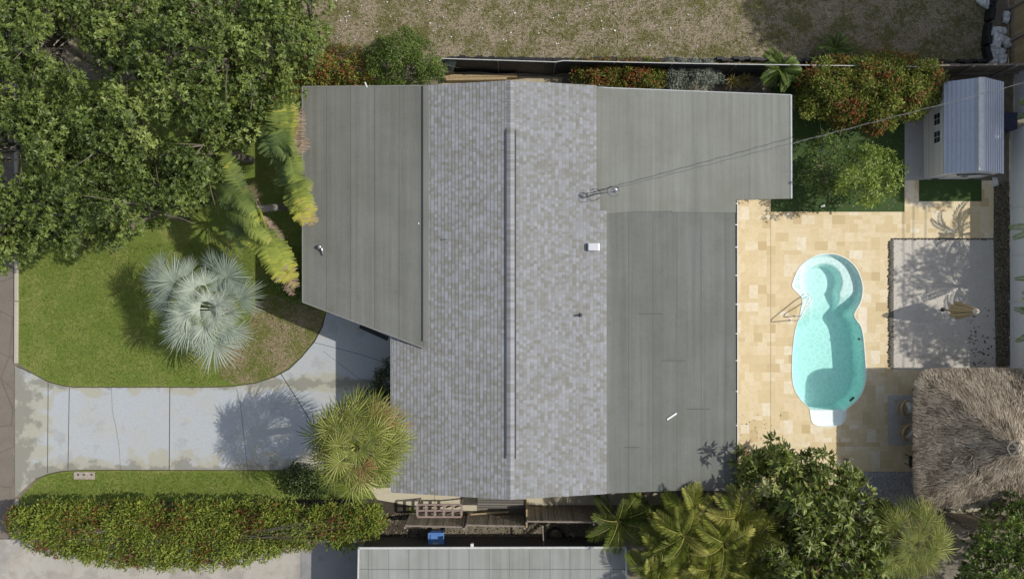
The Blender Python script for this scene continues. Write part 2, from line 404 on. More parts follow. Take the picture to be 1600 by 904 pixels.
def sheet_with_hole(name, outer, z, mat, hole=pool_w, grid=None, cell=None, colours=None):
    pts = [Vector(p) for p in outer]; n = len(pts); edges = [(i, (i+1) % n) for i in range(n)]
    if hole:
        m0 = len(pts); pts += [Vector(p) for p in hole]; edges += [(m0+i, m0+(i+1) % len(hole)) for i in range(len(hole))]
    if grid:
        xs, ys = grid; g0 = len(pts)
        for x in xs:
            for y in ys: pts.append(Vector((x, y)))
        ny = len(ys)
        for i in range(len(xs)):
            for j in range(ny):
                a = g0+i*ny+j
                if j+1 < ny: edges.append((a, a+1))
                if i+1 < len(xs): edges.append((a, a+ny))
    vo, eo, fo, *_ = delaunay_2d_cdt(pts, edges, [], 0, 1e-5)
    cx = np.array([sum(vo[i].x for i in f)/len(f) for f in fo]); cy = np.array([sum(vo[i].y for i in f)/len(f) for f in fo])
    ok = inside(outer, cx, cy)
    if hole: ok &= ~inside(hole, cx, cy)
    V = []; Fc = []; T = []
    for f, k, x, y in zip(fo, ok, cx, cy):
        if not k: continue
        t = colours(x, y) if colours else 0.5
        b = len(V); 
        p = [vo[i] for i in f]
        if (p[1]-p[0]).cross(p[2]-p[0]) < 0: p = p[::-1]
        V += [(q.x, q.y, z) for q in p]; Fc.append(list(range(b, b+len(p)))); T += [t]*len(p)
    mb = MB(); mb.v = V; mb.f = Fc; mb.t = T
    return struct(mb.build(name, mat))

sheet_with_hole('ground', [(-400,-400),(400,-400),(400,400),(-400,400)], 0.0, M_dirt)

def flat(name, px, z, mat, kind=struct, thick=None, smooth_k=0):
    pts = smooth_loop(px, smooth_k) if smooth_k else px
    mb = MB(); mb.prism(pxpoly(pts), z-(thick or 0.003), z); return kind(mb.build(name, mat))

flat('vacant_lot', [(-900,-600),(1538,-600),(1538,112),(1200,108),(690,102),(-900,104)], 0.008, M_lot)
flat('lawn', [(28,125),(640,125),(640,500),(508,490),(503,508),(490,532),(470,556),(450,575),(430,587),(400,597),(365,602),(330,603.5),(120,603.5),
              (100,602),(78,596),(55,584),(30,568)], 0.016, M_lawn)
flat('dry_grass_patch', [(335,560),(350,530),(390,500),(400,470),(430,462),(500,486),(505,505),(488,532),(468,556),(448,575),(428,587),(400,596),(365,600),(345,590)], 0.020, M_dry)
flat('side_lawn', [(31,777),(60,748),(78,740),(100,736),(130,734.5),(480,735),(620,762),(650,800),(600,812),(32,812)], 0.016, M_lawn)
flat('planting_strip', [(31,786),(640,778),(640,842),(560,862),(31,842)], 0.020, M_mulch)
flat('road', [(-700,-700),(22,-700),(24,400),(22,570),(20,700),(18,780),(14,860),(10,1700),(-700,1700)], 0.006, M_asph)
flat('neighbour_driveway', [(-40,842),(470,842),(470,1100),(-40,1100)], 0.022, M_conc2, thick=0.02)
flat('neighbour_driveway_dark', [(470.6,842),(575,842),(575,1100),(470.6,1100)], 0.022, M_darkconc, thick=0.02)  # second slab in darker grey concrete
# kerb between road and lawn
mb = MB()
for a, b in (((26.5,-60),(27,400)),((27,401),(27,470)),((27,471),(26.5,567)),((27.5,778),(27.5,830))):
    mb.bar(P(*a)+Vector((0,0,.05)), P(*b)+Vector((0,0,.05)), 0.16, 0.12)
struct(mb.build('kerb', M_curb, bevel=0.02))
# driveway slabs: one pour cut by joints
DW = [(24,572),(52,584),(76,597),(100,603),(120,605),(330,605),(365,603.5),(400,598.5),(430,588.5),(452,577),(472,558),(492,534),(505,510),(510,488),(720,540),(720,732),(480,733.5),
      (130,733),(98,734.5),(76,739),(56,747),(24,776)]
flat('driveway', DW, 0.034, M_conc, thick=0.03)
mb = MB()
def strip(mb, pts, w=0.022, z=0.0385):
    for a, b in zip(pts[:-1], pts[1:]):
        a = P(*a); b = P(*b); d = (b-a).normalized(); s = Vector((-d.y, d.x, 0))*w/2
        mb.add([(a-s)[:2]+(z,), (b-s)[:2]+(z,), (b+s)[:2]+(z,), (a+s)[:2]+(z,)], [(0,1,2,3)])
strip(mb, [(76,598),(75,738)], 0.03); strip(mb, [(109,604),(107,733)], 0.03); strip(mb, [(266,605),(265,733)], 0.035)
strip(mb, [(439,583),(470,632),(494,672),(515,705)], 0.035)
strip(mb, [(175,605),(176,640),(182,668),(187,700),(189,733)], 0.012); strip(mb, [(369,604),(376,630),(380,668),(386,720),(388,733)], 0.014)
strip(mb, [(489,534),(560,552),(660,585)], 0.02); strip(mb, [(505,548),(560,590),(640,620)], 0.012)
struct(mb.build('driveway_joint', plain('joint_dirt', (0.06,0.055,0.045), 0.95)))  # dark strips along the slab joints and cracks
mb = MB(); strip(mb, [(28,571),(52,583),(76,596),(100,602),(120,604.2),(330,604.2),(365,602.6),(400,597.6),(430,587.6),(452,576),(472,557),(492,533),(504,510),(509,489)], 0.035, 0.0395)
strip(mb, [(56,747.5),(76,740),(98,735.2),(130,733.8),(480,734)], 0.035, 0.0395)
struct(mb.build('driveway_edge', dirt('edge_dirt', (0.04,0.03,0.015), (0.08,0.06,0.03), (0.12,0.09,0.05), 8)))
flat('south_walkway', [(575,760),(745,766),(745,798),(660,792),(590,780)], 0.024, M_walk, thick=0.02)
flat('side_path', [(818,740),(1060,740),(1060,788),(818,788)], 0.024, M_walk, thick=0.02)
mb = MB(); strip(mb, [(679,765),(680,795)], 0.015, 0.0285); struct(mb.build('walkway_joint', M_mulch))
flat('north_walkway', [(690,117),(880,121),(870,150),(690,150)], 0.02, dirt('pale_sand', (0.3,0.25,0.16), (0.45,0.38,0.26), (0.6,0.52,0.38), 5))

# travertine deck: French pattern of mixed tiles
DECK = pxpoly([(1120,300),(1204,300),(1204,331),(1413,331),(1413,314),(1413,282),(1552,282),(1552,372),(1392,372),(1392,576),(1425,578),(1660,578),(1660,736),(1345,736),(1345,760),(1120,760)])
cell = 0.2
xs = np.arange(8.9, 25.6, cell); ys = np.arange(-9.4, 5.4, cell)
nx, ny = len(xs), len(ys); tid = -np.ones((nx, ny), int); tcol = []
rr = random.Random(5)
for i in range(nx):
    for j in range(ny):
        if tid[i, j] >= 0: continue
        for (a, b) in rr.sample([(2,2),(2,3),(3,2),(1,2),(2,1),(2,2),(2,3)], 7) + [(1,1)]:
            if i+a <= nx and j+b <= ny and (tid[i:i+a, j:j+b] < 0).all():
                tid[i:i+a, j:j+b] = len(tcol); tcol.append(min(1, max(0, rr.gauss(0.55, 0.24)))); break
def tile_colour(x, y):
    i = min(nx-1, max(0, int((x-xs[0])/cell))); j = min(ny-1, max(0, int((y-ys[0])/cell))); return tcol[tid[i, j]]
sheet_with_hole('pool_deck', DECK, 0.024, M_paver, grid=(xs, ys), colours=tile_colour)
mb = MB(); strip(mb, [(1204,331),(1204,760)], 0.02, 0.029); struct(mb.build('deck_joint', plain('pale_joint', (0.42,0.34,0.22), 0.9)))
flat('shed_path', [(1413,188),(1455,188),(1455,282),(1413,282)], 0.028, concrete('path_shaded_dirty', (0.33,0.31,0.28), (0.38,0.36,0.33), (0.3,0.28,0.22), (0.2,0.19,0.17)), thick=0.02)  # grey path colour holds both shade and dirt of the deck pavers
flat('artificial_lawn', [(1204.7,120),(1412.5,120),(1412.5,330.4),(1204.7,330.4)], 0.032, M_turf)
tag(flat('turf_mat', [(1435.5,281),(1533,281),(1533,314.5),(1435.5,314.5)], 0.040, M_turf, kind=lambda o: o), 'small dark green artificial turf mat laid in front of the shed door', 'mat')
flat('sand_pit', [(1396,373.5),(1552,373.5),(1556,580),(1396,580)], 0.012, M_sand)
flat('soil_strip', [(1552.5,190),(1577,190),(1580,640),(1556,640)], 0.014, M_dirt)
flat('gravel_bed', [(1340,736.5),(1440,736.5),(1440,800),(1340,800)], 0.018, M_gravelbase)

# =================================================================== POOL
def sstep(a, b, x): t = np.clip((x-a)/(b-a), 0, 1); return t*t*(3-2*t)
pool = empty('swimming_pool', (14.6,-2.8,0), 'white freeform swimming pool with round spa end and turquoise water, set in the travertine deck', 'swimming pool')
gx = np.arange(12.7, 16.5, 0.05); gy = np.arange(-6.5, 1.8, 0.05)
X, Y = np.meshgrid(gx, gy, indexing='ij'); PXx = X/36*F+800; PYy = 452-Y/36*F
ins = inside(pool_w, X, Y); ed = edge_dist(pool_w, X, Y); sd = np.where(ins, ed, -ed)
r1 = np.hypot(PXx-1290, PYy-441)/34.0
spa = 0.32 + 0.75*(1-sstep(22/34, 30/34, r1/ (34/34.0)*1.0))
spa = np.where(r1 < 5, 0.24 + 0.5*(1-sstep(0.62, 0.80, r1*34/38)), spa)
left = sstep(1264, 1255, PXx) if False else 1-sstep(1252, 1262, PXx)
spa = spa*(1-0.55*left)
body = 1.0 + 0*X
tt = sstep(470, 507, PYy + 0.35*(PXx-1290))
dep = spa*(1-tt) + body*tt
chan = (1-sstep(18, 26, np.abs(PXx-1290-(PYy-441)*0.12)))*(PYy > 441)
dep = np.maximum(dep, chan*(.74*(1-tt)+1.0*tt))
dep = np.where(PYy > 640, 0.055, dep); 
dep = dep*sstep(0.0, 0.11, sd-0.0)
Z = -0.03 - dep
nyy = len(gy); idx = np.arange(X.size).reshape(X.shape)
q = np.stack([idx[:-1,:-1], idx[1:,:-1], idx[1:,1:], idx[:-1,1:]], -1).reshape(-1, 4)
keep = (sd.ravel()[q] > -0.07).all(1); q = q[keep]
m, nt_, b = newmat('pool_shell'); b.inputs['Base Color'].default_value = (0.80,0.92,0.90,1); b.inputs['Roughness'].default_value = 0.5
M_shell = m
np_mesh('pool_shell', np.stack([X.ravel(), Y.ravel(), Z.ravel()], 1), q, np.full(X.size, .5), M_shell, pool, smooth=True)
# rim
mb = MB(); ring = [Vector((x, y, 0)) for x, y in pool_w]; n = len(ring)
V = []; 
for i in range(n):
    d = (ring[(i+1) % n]-ring[i-1]).normalized(); s = Vector((d.y, -d.x, 0))
    # outline runs clockwise or not: push s outward
    if inside(pool_w, np.array([ring[i].x+s.x*0.05]), np.array([ring[i].y+s.y*0.05]))[0]: s = -s
    V += [ring[i]+s*0.02+Vector((0,0,.03)), ring[i]+s*0.02+Vector((0,0,.042)), ring[i]-s*0.012+Vector((0,0,.042)), ring[i]-s*0.012+Vector((0,0,-.25)), ring[i]+s*0.03+Vector((0,0,-.25))]
fs = []
for i in range(n):
    j = (i+1) % n
    for k in range(4): fs.append((i*5+k, j*5+k, j*5+k+1, i*5+k+1))
mb.add(V, fs); mb.build('pool_rim', plain('pool_rim_white', (0.72,0.76,0.74), 0.4, var=0.03), pool)
# water
m, nt, b = newmat('pool_water'); nt.nodes.remove(b); out = nt.nodes['Material Output']
tr = N(nt, 'ShaderNodeBsdfTransparent'); gl = N(nt, 'ShaderNodeBsdfGlossy'); gl.inputs['Roughness'].default_value = 0.03
mx = N(nt, 'ShaderNodeMixShader'); fr = N(nt, 'ShaderNodeFresnel'); fr.inputs[0].default_value = 1.33
nw = noise(nt, 7, 2, 0.5); bp = N(nt, 'ShaderNodeBump'); bp.inputs['Strength'].default_value = 0.25; bp.inputs['Distance'].default_value = 0.05
nt.links.new(nw, bp.inputs['Height']); nt.links.new(bp.outputs[0], gl.inputs['Normal'])
# voronoi net in the transparent colour paints the sunlit caustic lines
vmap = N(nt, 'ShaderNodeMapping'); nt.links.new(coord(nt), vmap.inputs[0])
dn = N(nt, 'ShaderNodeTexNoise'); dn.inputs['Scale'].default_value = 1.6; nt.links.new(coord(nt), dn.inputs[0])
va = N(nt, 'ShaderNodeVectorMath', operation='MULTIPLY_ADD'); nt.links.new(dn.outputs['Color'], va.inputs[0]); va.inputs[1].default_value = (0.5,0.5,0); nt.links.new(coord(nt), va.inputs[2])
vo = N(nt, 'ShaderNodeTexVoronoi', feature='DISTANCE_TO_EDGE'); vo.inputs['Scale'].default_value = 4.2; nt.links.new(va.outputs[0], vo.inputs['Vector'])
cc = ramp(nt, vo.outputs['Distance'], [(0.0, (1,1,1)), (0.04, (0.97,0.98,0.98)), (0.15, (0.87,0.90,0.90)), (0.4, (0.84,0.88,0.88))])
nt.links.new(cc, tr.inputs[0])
nt.links.new(fr.outputs[0], mx.inputs[0]); nt.links.new(tr.outputs[0], mx.inputs[1]); nt.links.new(gl.outputs[0], mx.inputs[2]); nt.links.new(mx.outputs[0], out.inputs['Surface'])
ab = N(nt, 'ShaderNodeVolumeAbsorption'); ab.inputs['Color'].default_value = (0.54,0.975,0.93,1); ab.inputs['Density'].default_value = 0.4
nt.links.new(ab.outputs[0], out.inputs['Volume'])
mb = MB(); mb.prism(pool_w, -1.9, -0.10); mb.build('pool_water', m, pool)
mb = MB(); c = P(1340,529,-0.3); mb.lathe((c.x-.02,c.y,-0.145), [(0.055,0),(0.055,0.05),(0.02,0.055)], 14); mb.build('return_fitting', M_trim, pool)
mb = MB(); a = P(1329.5,627,0.045); b_ = P(1336,621,0.045); mb.bar(a-Vector((.05,-.03,.0)), b_-Vector((.05,-.03,.0)), 0.09, 0.06); mb.build('skimmer_mouth', plain('skimmer_green', (0.04,0.09,0.05), 0.5), pool)
M_rail = plain('white_rail', (0.75,0.75,0.74), 0.3, var=0.03)
for k, (ax, ay, bx, by, d) in enumerate([(1235,500,1262,459,'nearer the spa end of the pool, outer'), (1243,493.5,1268,463,'')]):
    r = empty('pool_handrail', P(ax, ay, 0.03), ['bent white pool handrail further from the water with the long shadow on the deck', 'bent white pool handrail nearer the water beside the pool steps'][k], 'handrail', 'handrails at the pool steps')
    h = 0.95 if k == 0 else 0.6
    p0 = P(ax, ay, 0.03); p3 = P(bx, by, -0.12); t0 = P(ax, ay, 0)
    pts = [p0, p0+Vector((0,0,h-.12)), p0+Vector((0.04,0.05,h-.03)), p0+Vector((.12,.16,h)), p3+Vector((-.18,-.24,h*.62)), p3+Vector((-.06,-.08,h*.42)), p3]
    mb = MB(); mb.tube(pts, 0.024, 8); mb.build('rail', M_rail, r, smooth=True)
    mb = MB(); mb.lathe(p0, [(0.06,0),(0.06,0.015),(0.03,0.03)], 14); mb.build('anchor_cover', M_rail, r)

# =================================================================== HOUSE
def PZ(px, py, zf):
    z = 3.0
    for _ in range(6): p = P(px, py, z); z = zf(p.x, p.y)
    return P(px, py, z)
house = empty('house', (0,0,0), 'single-storey house with grey shingled gable roof between flat rolled roofs', 'house')
RZ, PITCH = 4.12, 0.222
def gz(x, y=0): return RZ - PITCH*abs(x+0.06)
def slope(name, sgn, x_end, yfun):
    mb = MB(); xs_ = [-0.06+sgn*(0.10)]; 
    k = math.floor(xs_[0]/COURSE)
    cur = xs_[0]
    while sgn*(cur-x_end) < 0:
        nxt = (math.floor(cur/COURSE+1e-6)+1)*COURSE if sgn > 0 else (math.ceil(cur/COURSE-1e-6)-1)*COURSE
        if sgn*(nxt-x_end) > 0: nxt = x_end
        y0, y1 = yfun((cur+nxt)/2)
        za = gz(cur)+0.004; zb = gz(nxt)+0.014
        mb.add([(cur,y0,za),(nxt,y0,zb),(nxt,y1,zb),(cur,y1,za),(nxt,y0,gz(nxt)-0.01),(nxt,y1,gz(nxt)-0.01),(cur,y0,za-.1),(nxt,y0,zb-.1),(cur,y1,za-.1),(nxt,y1,zb-.1)],
               [(0,1,2,3),(1,4,5,2),(0,6,7,1),(3,2,9,8)] if sgn > 0 else [(3,2,1,0),(2,5,4,1),(1,7,6,0),(8,9,2,3)])
        cur = nxt
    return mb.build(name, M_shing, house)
YT, YB = 8.5, -8.54
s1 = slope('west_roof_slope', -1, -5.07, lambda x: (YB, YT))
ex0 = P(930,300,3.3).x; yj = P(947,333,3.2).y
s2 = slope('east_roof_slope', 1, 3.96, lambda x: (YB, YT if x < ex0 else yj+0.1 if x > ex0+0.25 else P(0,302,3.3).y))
s1.name = 'roof_slope'; s2.name = 'roof_slope'
mb = MB()
for yy in (YB+0.02, YT-0.02):    # gable infill and deck under the shingles
    mb.add([(-5.0,yy,gz(-5.0)-.02),(-.06,yy,RZ-.02),(3.9,yy,gz(3.9)-.02),(3.9,yy,gz(3.9)-.2),(-.06,yy,RZ-.2),(-5.0,yy,gz(-5.0)-.2)], [(0,1,4,5),(1,2,3,4)])
mb.box(-5.06,-5.03,YB,YT,gz(-5.05)-.2,gz(-5.05)-.005); mb.box(3.92,3.95,YB,yj,gz(3.95)-.2,gz(3.95)-.005)
mb.build('fascia', M_white, house)
mb = MB(); yy = YB
rn = random.Random(3)
while yy < YT:
    y2 = min(yy+0.118, YT); up = 0.075 if P(0,716,4.1).y < yy < P(0,203,4.1).y else 0.028
    w_ = 0.165
    mb.add([(-.06-w_,yy,gz(w_)+up-.006+.012),(-.06,yy,RZ+up+.02),(-.06+w_,yy,gz(w_)+up-.006+.012),(-.06+w_,y2,gz(w_)+up-.018),(-.06,y2,RZ+up+.006),(-.06-w_,y2,gz(w_)+up-.018),
            (-.06-w_,yy,gz(w_)+up-.04),(-.06+w_,yy,gz(w_)+up-.04),(-.06,yy,RZ+up-.02)], [(0,1,4,5),(1,2,3,4),(0,6,8,1),(1,8,7,2)], rn.random())
    yy = y2
def capmat():
    m, nt, b = newmat('ridge_cap_shingle'); a = nt.nodes.new('ShaderNodeAttribute'); a.attribute_name = 'tint'
    c = ramp(nt, a.outputs['Fac'], [(0, (0.21,0.21,0.20)), (1, (0.30,0.30,0.32))]); nt.links.new(c, b.inputs['Base Color']); b.inputs['Roughness'].default_value = 0.95; return m
mb.build('ridge_cap', capmat(), house)
mb = MB(); ya, yb = P(0,716,4.12).y, P(0,203,4.12).y
for s in (-1, 1): mb.box(-.06+s*.20-.028, -.06+s*.20+.028, ya, yb, gz(.2)-.01, gz(.2)+.05)
mb.build('ridge_vent', plain('vent_dark', (0.06,0.07,0.08), 0.5), house)
# carport / porch wing, flat roof
czf = lambda x, y: 2.9 + (x+8.87)*0.10
mb = MB(); cp = [(472.5,135.5),(669.5,134),(669.5,533),(663,543.5),(473,471.5)]
mb.prism([tuple(PZ(x, y, czf))[:2] for x, y in cp], lambda x, y: czf(x, y)-.16, czf); mb.build('flat_roof', M_roof_w, house)
mb = MB()
a = PZ(472.5,135.5,czf); b_ = PZ(473,471.5,czf); c_ = PZ(663,543.5,czf); d_ = PZ(669.5,134,czf)
for p, q_ in ((a, b_), (b_, c_), (a, d_)): mb.bar(p+Vector((0,0,-.07)), q_+Vector((0,0,-.07)), 0.05, 0.17)
e_ = PZ(669.5,533,czf); 
mb.build('roof_edging', plain('grey_drip_edge', (0.20,0.20,0.19), 0.6), house)
mb = MB(); mb.bar(d_+Vector((-.12,0,.02)), e_+Vector((-.12,0,.02)), 0.22, 0.06); mb.build('raised_edge', M_roof_w, house)
# east wings
lzf = lambda x, y: 3.12 - (x-3.5)*0.055
mb = MB(); lp = [(925,137),(1237,148.5),(1237.5,310),(1150,312),(1150,332),(1050,331),(1049,329.5),(990,330),(948,333.5),(925,334)]
mb.prism([tuple(PZ(x, y, lzf))[:2] for x, y in lp], lambda x, y: lzf(x, y)-.16, lzf); mb.build('flat_roof', M_roof_n, house)
mb = MB(); mb.bar(PZ(1236,148.5,lzf)+Vector((0,0,-.05)), PZ(1236.5,310,lzf)+Vector((0,0,-.05)), 0.07, 0.15)
mb.bar(PZ(930,136.5,lzf)+Vector((0,0,-.08)), PZ(1236,148.5,lzf)+Vector((0,0,-.08)), 0.05, 0.15); mb.build('roof_edging', plain('pale_drip_edge', (0.4,0.42,0.44), 0.5), house)
dzf = lambda x, y: 3.075 - (x-3.9)*0.055
mb = MB(); dp = [(947,329),(1149,329),(1150.5,766),(1055,766),(947,770.5)]
mb.prism([tuple(PZ(x, y, dzf))[:2] for x, y in dp], lambda x, y: dzf(x, y)-.16, dzf); mb.build('flat_roof', M_roof_d, house)
M_seam = plain('seam_tar', (0.08,0.08,0.08), 0.8)
for pts in ([(1033,563),(1071,563)], [(998,490),(1035,490)], [(1072,638.5),(1109,638.5)], [(1110,698),(1148,698)], [(975,698.5),(999,698.5)]):
    a = PZ(*pts[0], dzf)+Vector((0,0,.004)); b_ = PZ(*pts[1], dzf)+Vector((0,0,.004)); mb = MB(); mb.bar(a, b_, 0.03, 0.006); mb.build('roof_seam', M_seam, house)
# gutters
def gutter(x, y0, y1, zt, ticks, side):
    mb = MB(); a = P(x, y0, zt); b_ = P(x, y1, zt); s = side
    xo = a.x; ylo, yhi = b_.y, a.y
    mb.box(xo-.012, xo+.012, ylo, yhi, zt-.11, zt+.01); mb.box(xo-s*.12-.004, xo-s*.12+.004, ylo, yhi, zt-.11, zt-.02)
    mb.box(min(xo, xo-s*.12), max(xo, xo-s*.12), ylo, yhi, zt-.12, zt-.105)
    g = mb.build('gutter', M_white, house)
    mb = MB(); mb.box(min(xo-s*.012, xo-s*.115), max(xo-s*.012, xo-s*.115), ylo+.01, yhi-.01, zt-.104, zt-.09); mb.build('gutter_dark_strip', M_mulch, g)  # dark strip along the gutter bottom
    for t in ticks:
        mb = MB(); y = P(x, t, zt).y; mb.box(min(xo, xo-s*.13), max(xo, xo-s*.13), y-.02, y+.02, zt-.005, zt+.012); mb.build('gutter_strap', M_white, g)
gutter(1152.5, 313, 768, 2.66, [318,351,386,430,475,521,563,611,664,700,735], 1)
gutter(611, 525, 768, 2.98, [552,589,625,665,705,745], -1)
# walls
mb = MB(); mb.prism([(-4.75,-8.1),(8.7,-8.0),(8.7,4.2),(11.2,4.2),(11.2,7.9),(-4.75,8.1)], 0.0, 2.55); mb.prism([(-8.4,8.0),(-4.76,8.0),(-4.76,-1.5),(-8.4,-0.1)], 0.0, 2.75); mb.build('wall', M_wall, house)
def win(x0, x1, y0, y1, z0, z1):
    mb = MB(); mb.box(x0, x1, y0, y1, z0, z1); f = mb.build('window', M_white, house)
    mb = MB(); e = 0.06
    if x1-x0 < y1-y0: mb.box(x0-.012, x1+.012, y0+e, y1-e, z0+e, z1-e)
    else: mb.box(x0+e, x1-e, y0-.012, y1+.012, z0+e, z1-e)
    mb.build('pane', M_glass, f)
win(-4.79,-4.73,-5.6,-4.2,0.9,2.1); win(-8.44,-8.38,2.5,4.1,0.9,2.1); win(8.68,8.74,-3.2,-0.4,0.1,2.2); win(8.68,8.74,-7.0,-5.4,0.9,2.1)
win(-2.5,-1.2,-8.14,-8.08,1.1,2.1); win(3.0,4.4,-8.12,-8.0,1.1,2.1); win(1.0,2.2,8.0,8.1,1.1,2.1)
mb = MB(); mb.box(-4.8,-4.74,-3.4,-2.45,0.04,2.1); dr = mb.build('front_door', plain('door_paint', (0.2,0.25,0.28), 0.4), house)
mb = MB(); mb.bar((-4.85,-3.25,1.0),(-4.85,-3.25,1.15),0.03,0.03); mb.build('handle', M_metal, dr)
mb = MB(); mb.prism(pxpoly([(564,506),(608,526),(605,532),(561,512)]), 0.036, 0.052)
tag(mb.build('door_mat', M_black), 'dark door mat on the shaded concrete at the front step', 'mat')
mb = MB(); mb.box(P(918,0,3.4).x, P(936,0,3.4).x, P(0,392,3.4).y, P(0,380,3.4).y, 3.3, 3.62)
o = mb.build('roof_vent', plain('vent_white', (0.72,0.73,0.74), 0.25, 0.3, var=0.03), house, bevel=0.04)
mb = MB(); mb.lathe((P(907,492,3.6).x, P(907,492,3.6).y, 3.5), [(0.09,0),(0.06,0.05),(0.045,0.06),(0.045,0.3),(0.02,0.3)], 12); mb.build('vent_pipe', M_trim, house)
mb = MB(); mb.bar(P(690,374.5,3.52), P(703,373.5,3.52), 0.05, 0.05); mb.build('flue_flashing', plain('lead_grey', (0.09,0.09,0.1), 0.5), house)
mb = MB(); c = PZ(500,386,czf); mb.lathe((c.x,c.y,c.z-.02), [(0.10,0),(0.10,0.12),(0.06,0.2),(0.03,0.2)], 12); mb.tube([c+Vector((0.0,0,.1)), c+Vector((.1,-.05,.16)), c+Vector((.13,-.2,.1)), c+Vector((.11,-.36,.04))], [.05,.05,.035,.02], 8)
mb.build('vent_cap', M_metal, house, smooth=True)
mb = MB(); c = PZ(654,349,czf); mb.lathe(c, [(0.03,0),(0.03,0.03),(0.01,0.04)], 10); mb.build('roof_nail_cap', M_white, house)
mb = MB(); c = PZ(572,132,czf); mb.bar(c+Vector((-.05,.1,-.05)), c+Vector((.05,-.12,.02)), 0.05, 0.05); mb.build('vent_stub', M_white, house)
mb = MB(); mb.bar(PZ(1042,655,dzf)+Vector((0,0,.03)), PZ(1057,645,dzf)+Vector((0,0,.03)), 0.07, 0.04); tag(mb.build('white_stick', M_white, bevel=.01), 'short white stick lying slantwise on the dark flat roof', 'stick')

# service mast and overhead cables
mast = empty('service_mast', (P(925,303,3.3).x, P(925,303,3.3).y, 3.25), 'steel electric service mast with cable loops standing at the edge of the shingles', 'mast')
mp = Vector(P(925,303,3.3)); top = mp+Vector((0,0,1.25)); top.z = 4.5
b2 = Vector(P(930,303,3.3)); 
mb = MB(); mb.tube([b2, P(960,299.5,4.6)], 0.035, 10)
mb.tube([P(960,299.5,4.6), P(963,297,4.72), P(956,294,4.7)], [0.05,0.075,0.05], 10); mb.build('mast_pipe', M_metal, mast, smooth=True)
mb = MB(); mb.lathe(b2+Vector((0,0,-.12)), [(0.2,0),(0.17,0.03),(0.07,0.12),(0.05,0.2)], 14); mb.build('mast_flashing', M_metal, mast)
mb = MB()
for (cx, cy, cz, R_) in ((928,304,3.45,0.28),(958,299,4.55,0.24)):
    c = P(cx, cy, cz); mb.tube([c+Vector((R_*math.cos(a), R_*.85*math.sin(a), .06*math.sin(2*a))) for a in np.linspace(0, 5.8, 20)], 0.012, 6)
mb.tube([P(928,300,3.6), P(945,296,4.3), P(955,291,4.65), P(968,292,4.6)], 0.014, 6)
mb.build('cable_loop', M_trim, mast)
mast_end = P(966,293,4.6); far = P(1640,119,7.2)
def cat_cable(a, b, sag, n=24): return [a.lerp(b, t)+Vector((0,0,-4*sag*t*(1-t))) for t in np.linspace(0, 1, n)]
mb = MB(); pts = cat_cable(mast_end, far, 0.25, 40); mb.tube(pts, 0.009, 6)
tw = []; 
for i, t in enumerate(np.linspace(0, 1, 260)):
    p = mast_end.lerp(far, t)+Vector((0,0,-4*.25*t*(1-t))); a = t*95; tw.append(p+Vector((-.25*math.sin(a)*.1, math.cos(a)*.03, math.sin(a)*.03)))
mb.tube(tw, 0.006, 5)
tag(mb.build('service_cable', M_wire), 'grey twisted overhead cable running from the roof mast to the upper right over the shed', 'cable')
pl = []
for k, (x_, z_) in enumerate(((26.0,8.6),(26.55,8.7),(27.0,8.6))):
    mb = MB(); pts = [Vector((x_, -24+48*t, z_-1.1*4*t*(1-t)*.6+.02*math.sin(t*90+k))) for t in np.linspace(0, 1, 60)]; mb.tube(pts, 0.018, 5)
    tag(mb.build('power_line', M_wire), ['overhead power line nearest the house, its shadow crossing the sand pit', 'middle overhead power line, its shadow crossing the sand pit', 'overhead power line furthest from the house, its shadow crossing the sand pit'][k], 'power line', 'power lines east of the yard')

# =================================================================== FENCES
# north screen fence
def fence_north():
    r = empty('screen_fence', P(690,117,0), 'low black screen-cloth fence with a pale top rail along the dry lot', 'fence')
    pts = [(690,91.5),(772,94),(868,97),(880,95),(1035,98.5),(1150,100.5),(1230,101.5),(1455,104.5)]; zt = 2.0
    top = [P(x, y, zt) for x, y in pts]
    mb = MB()
    for a, b in zip(top[:-1], top[1:]):
        for s in range(6):
            p = a.lerp(b, s/6); q = a.lerp(b, (s+1)/6); o1 = .03*math.sin(p.x*3); o2 = .03*math.sin(q.x*3)
            mb.add([(p.x,p.y+o1,0),(q.x,q.y+o2,0),(q.x,q.y,zt-.03),(p.x,p.y,zt-.03)], [(0,1,2,3)])
    mb.build('screen_cloth', M_mesh, r)
    mb = MB()
    for a, b in zip(top[:-1], top[1:]): mb.tube([a, b], 0.022, 8)
    mb.build('top_rail', plain('rail_steel', (0.5,0.5,0.48), 0.5), r)
    for px in (692,778,868,960,1050,1150,1250,1350,1450):
        i = next((i for i in range(len(pts)-1) if pts[i][0] <= px <= pts[i+1][0]), 0); t = (px-pts[i][0])/(pts[i+1][0]-pts[i][0]); p = top[i].lerp(top[i+1], t)
        mb = MB(); mb.tube([(p.x,p.y-.03,0),(p.x,p.y-.03,zt)], 0.028, 8); mb.build('post', M_trim, r)
    mb = MB(); a = P(692,93,1.9); b = P(715,93,1.9); c = P(694,119,0.3); d = P(702,117,.3)
    mb.add([a, b, d+Vector((.3,0,.2)), c, a.lerp(c,.5)+Vector((.1,-.1,.1)), b.lerp(d,.5)+Vector((0,-.18,.1))], [(0,4,5,1),(4,3,2,5)]); mb.build('torn_flap', M_tarp, r)
fence_north()
r = empty('silt_fence', P(1200,95,0), 'black silt fence lying along the edge of the shaded lot', 'fence')
mb = MB()
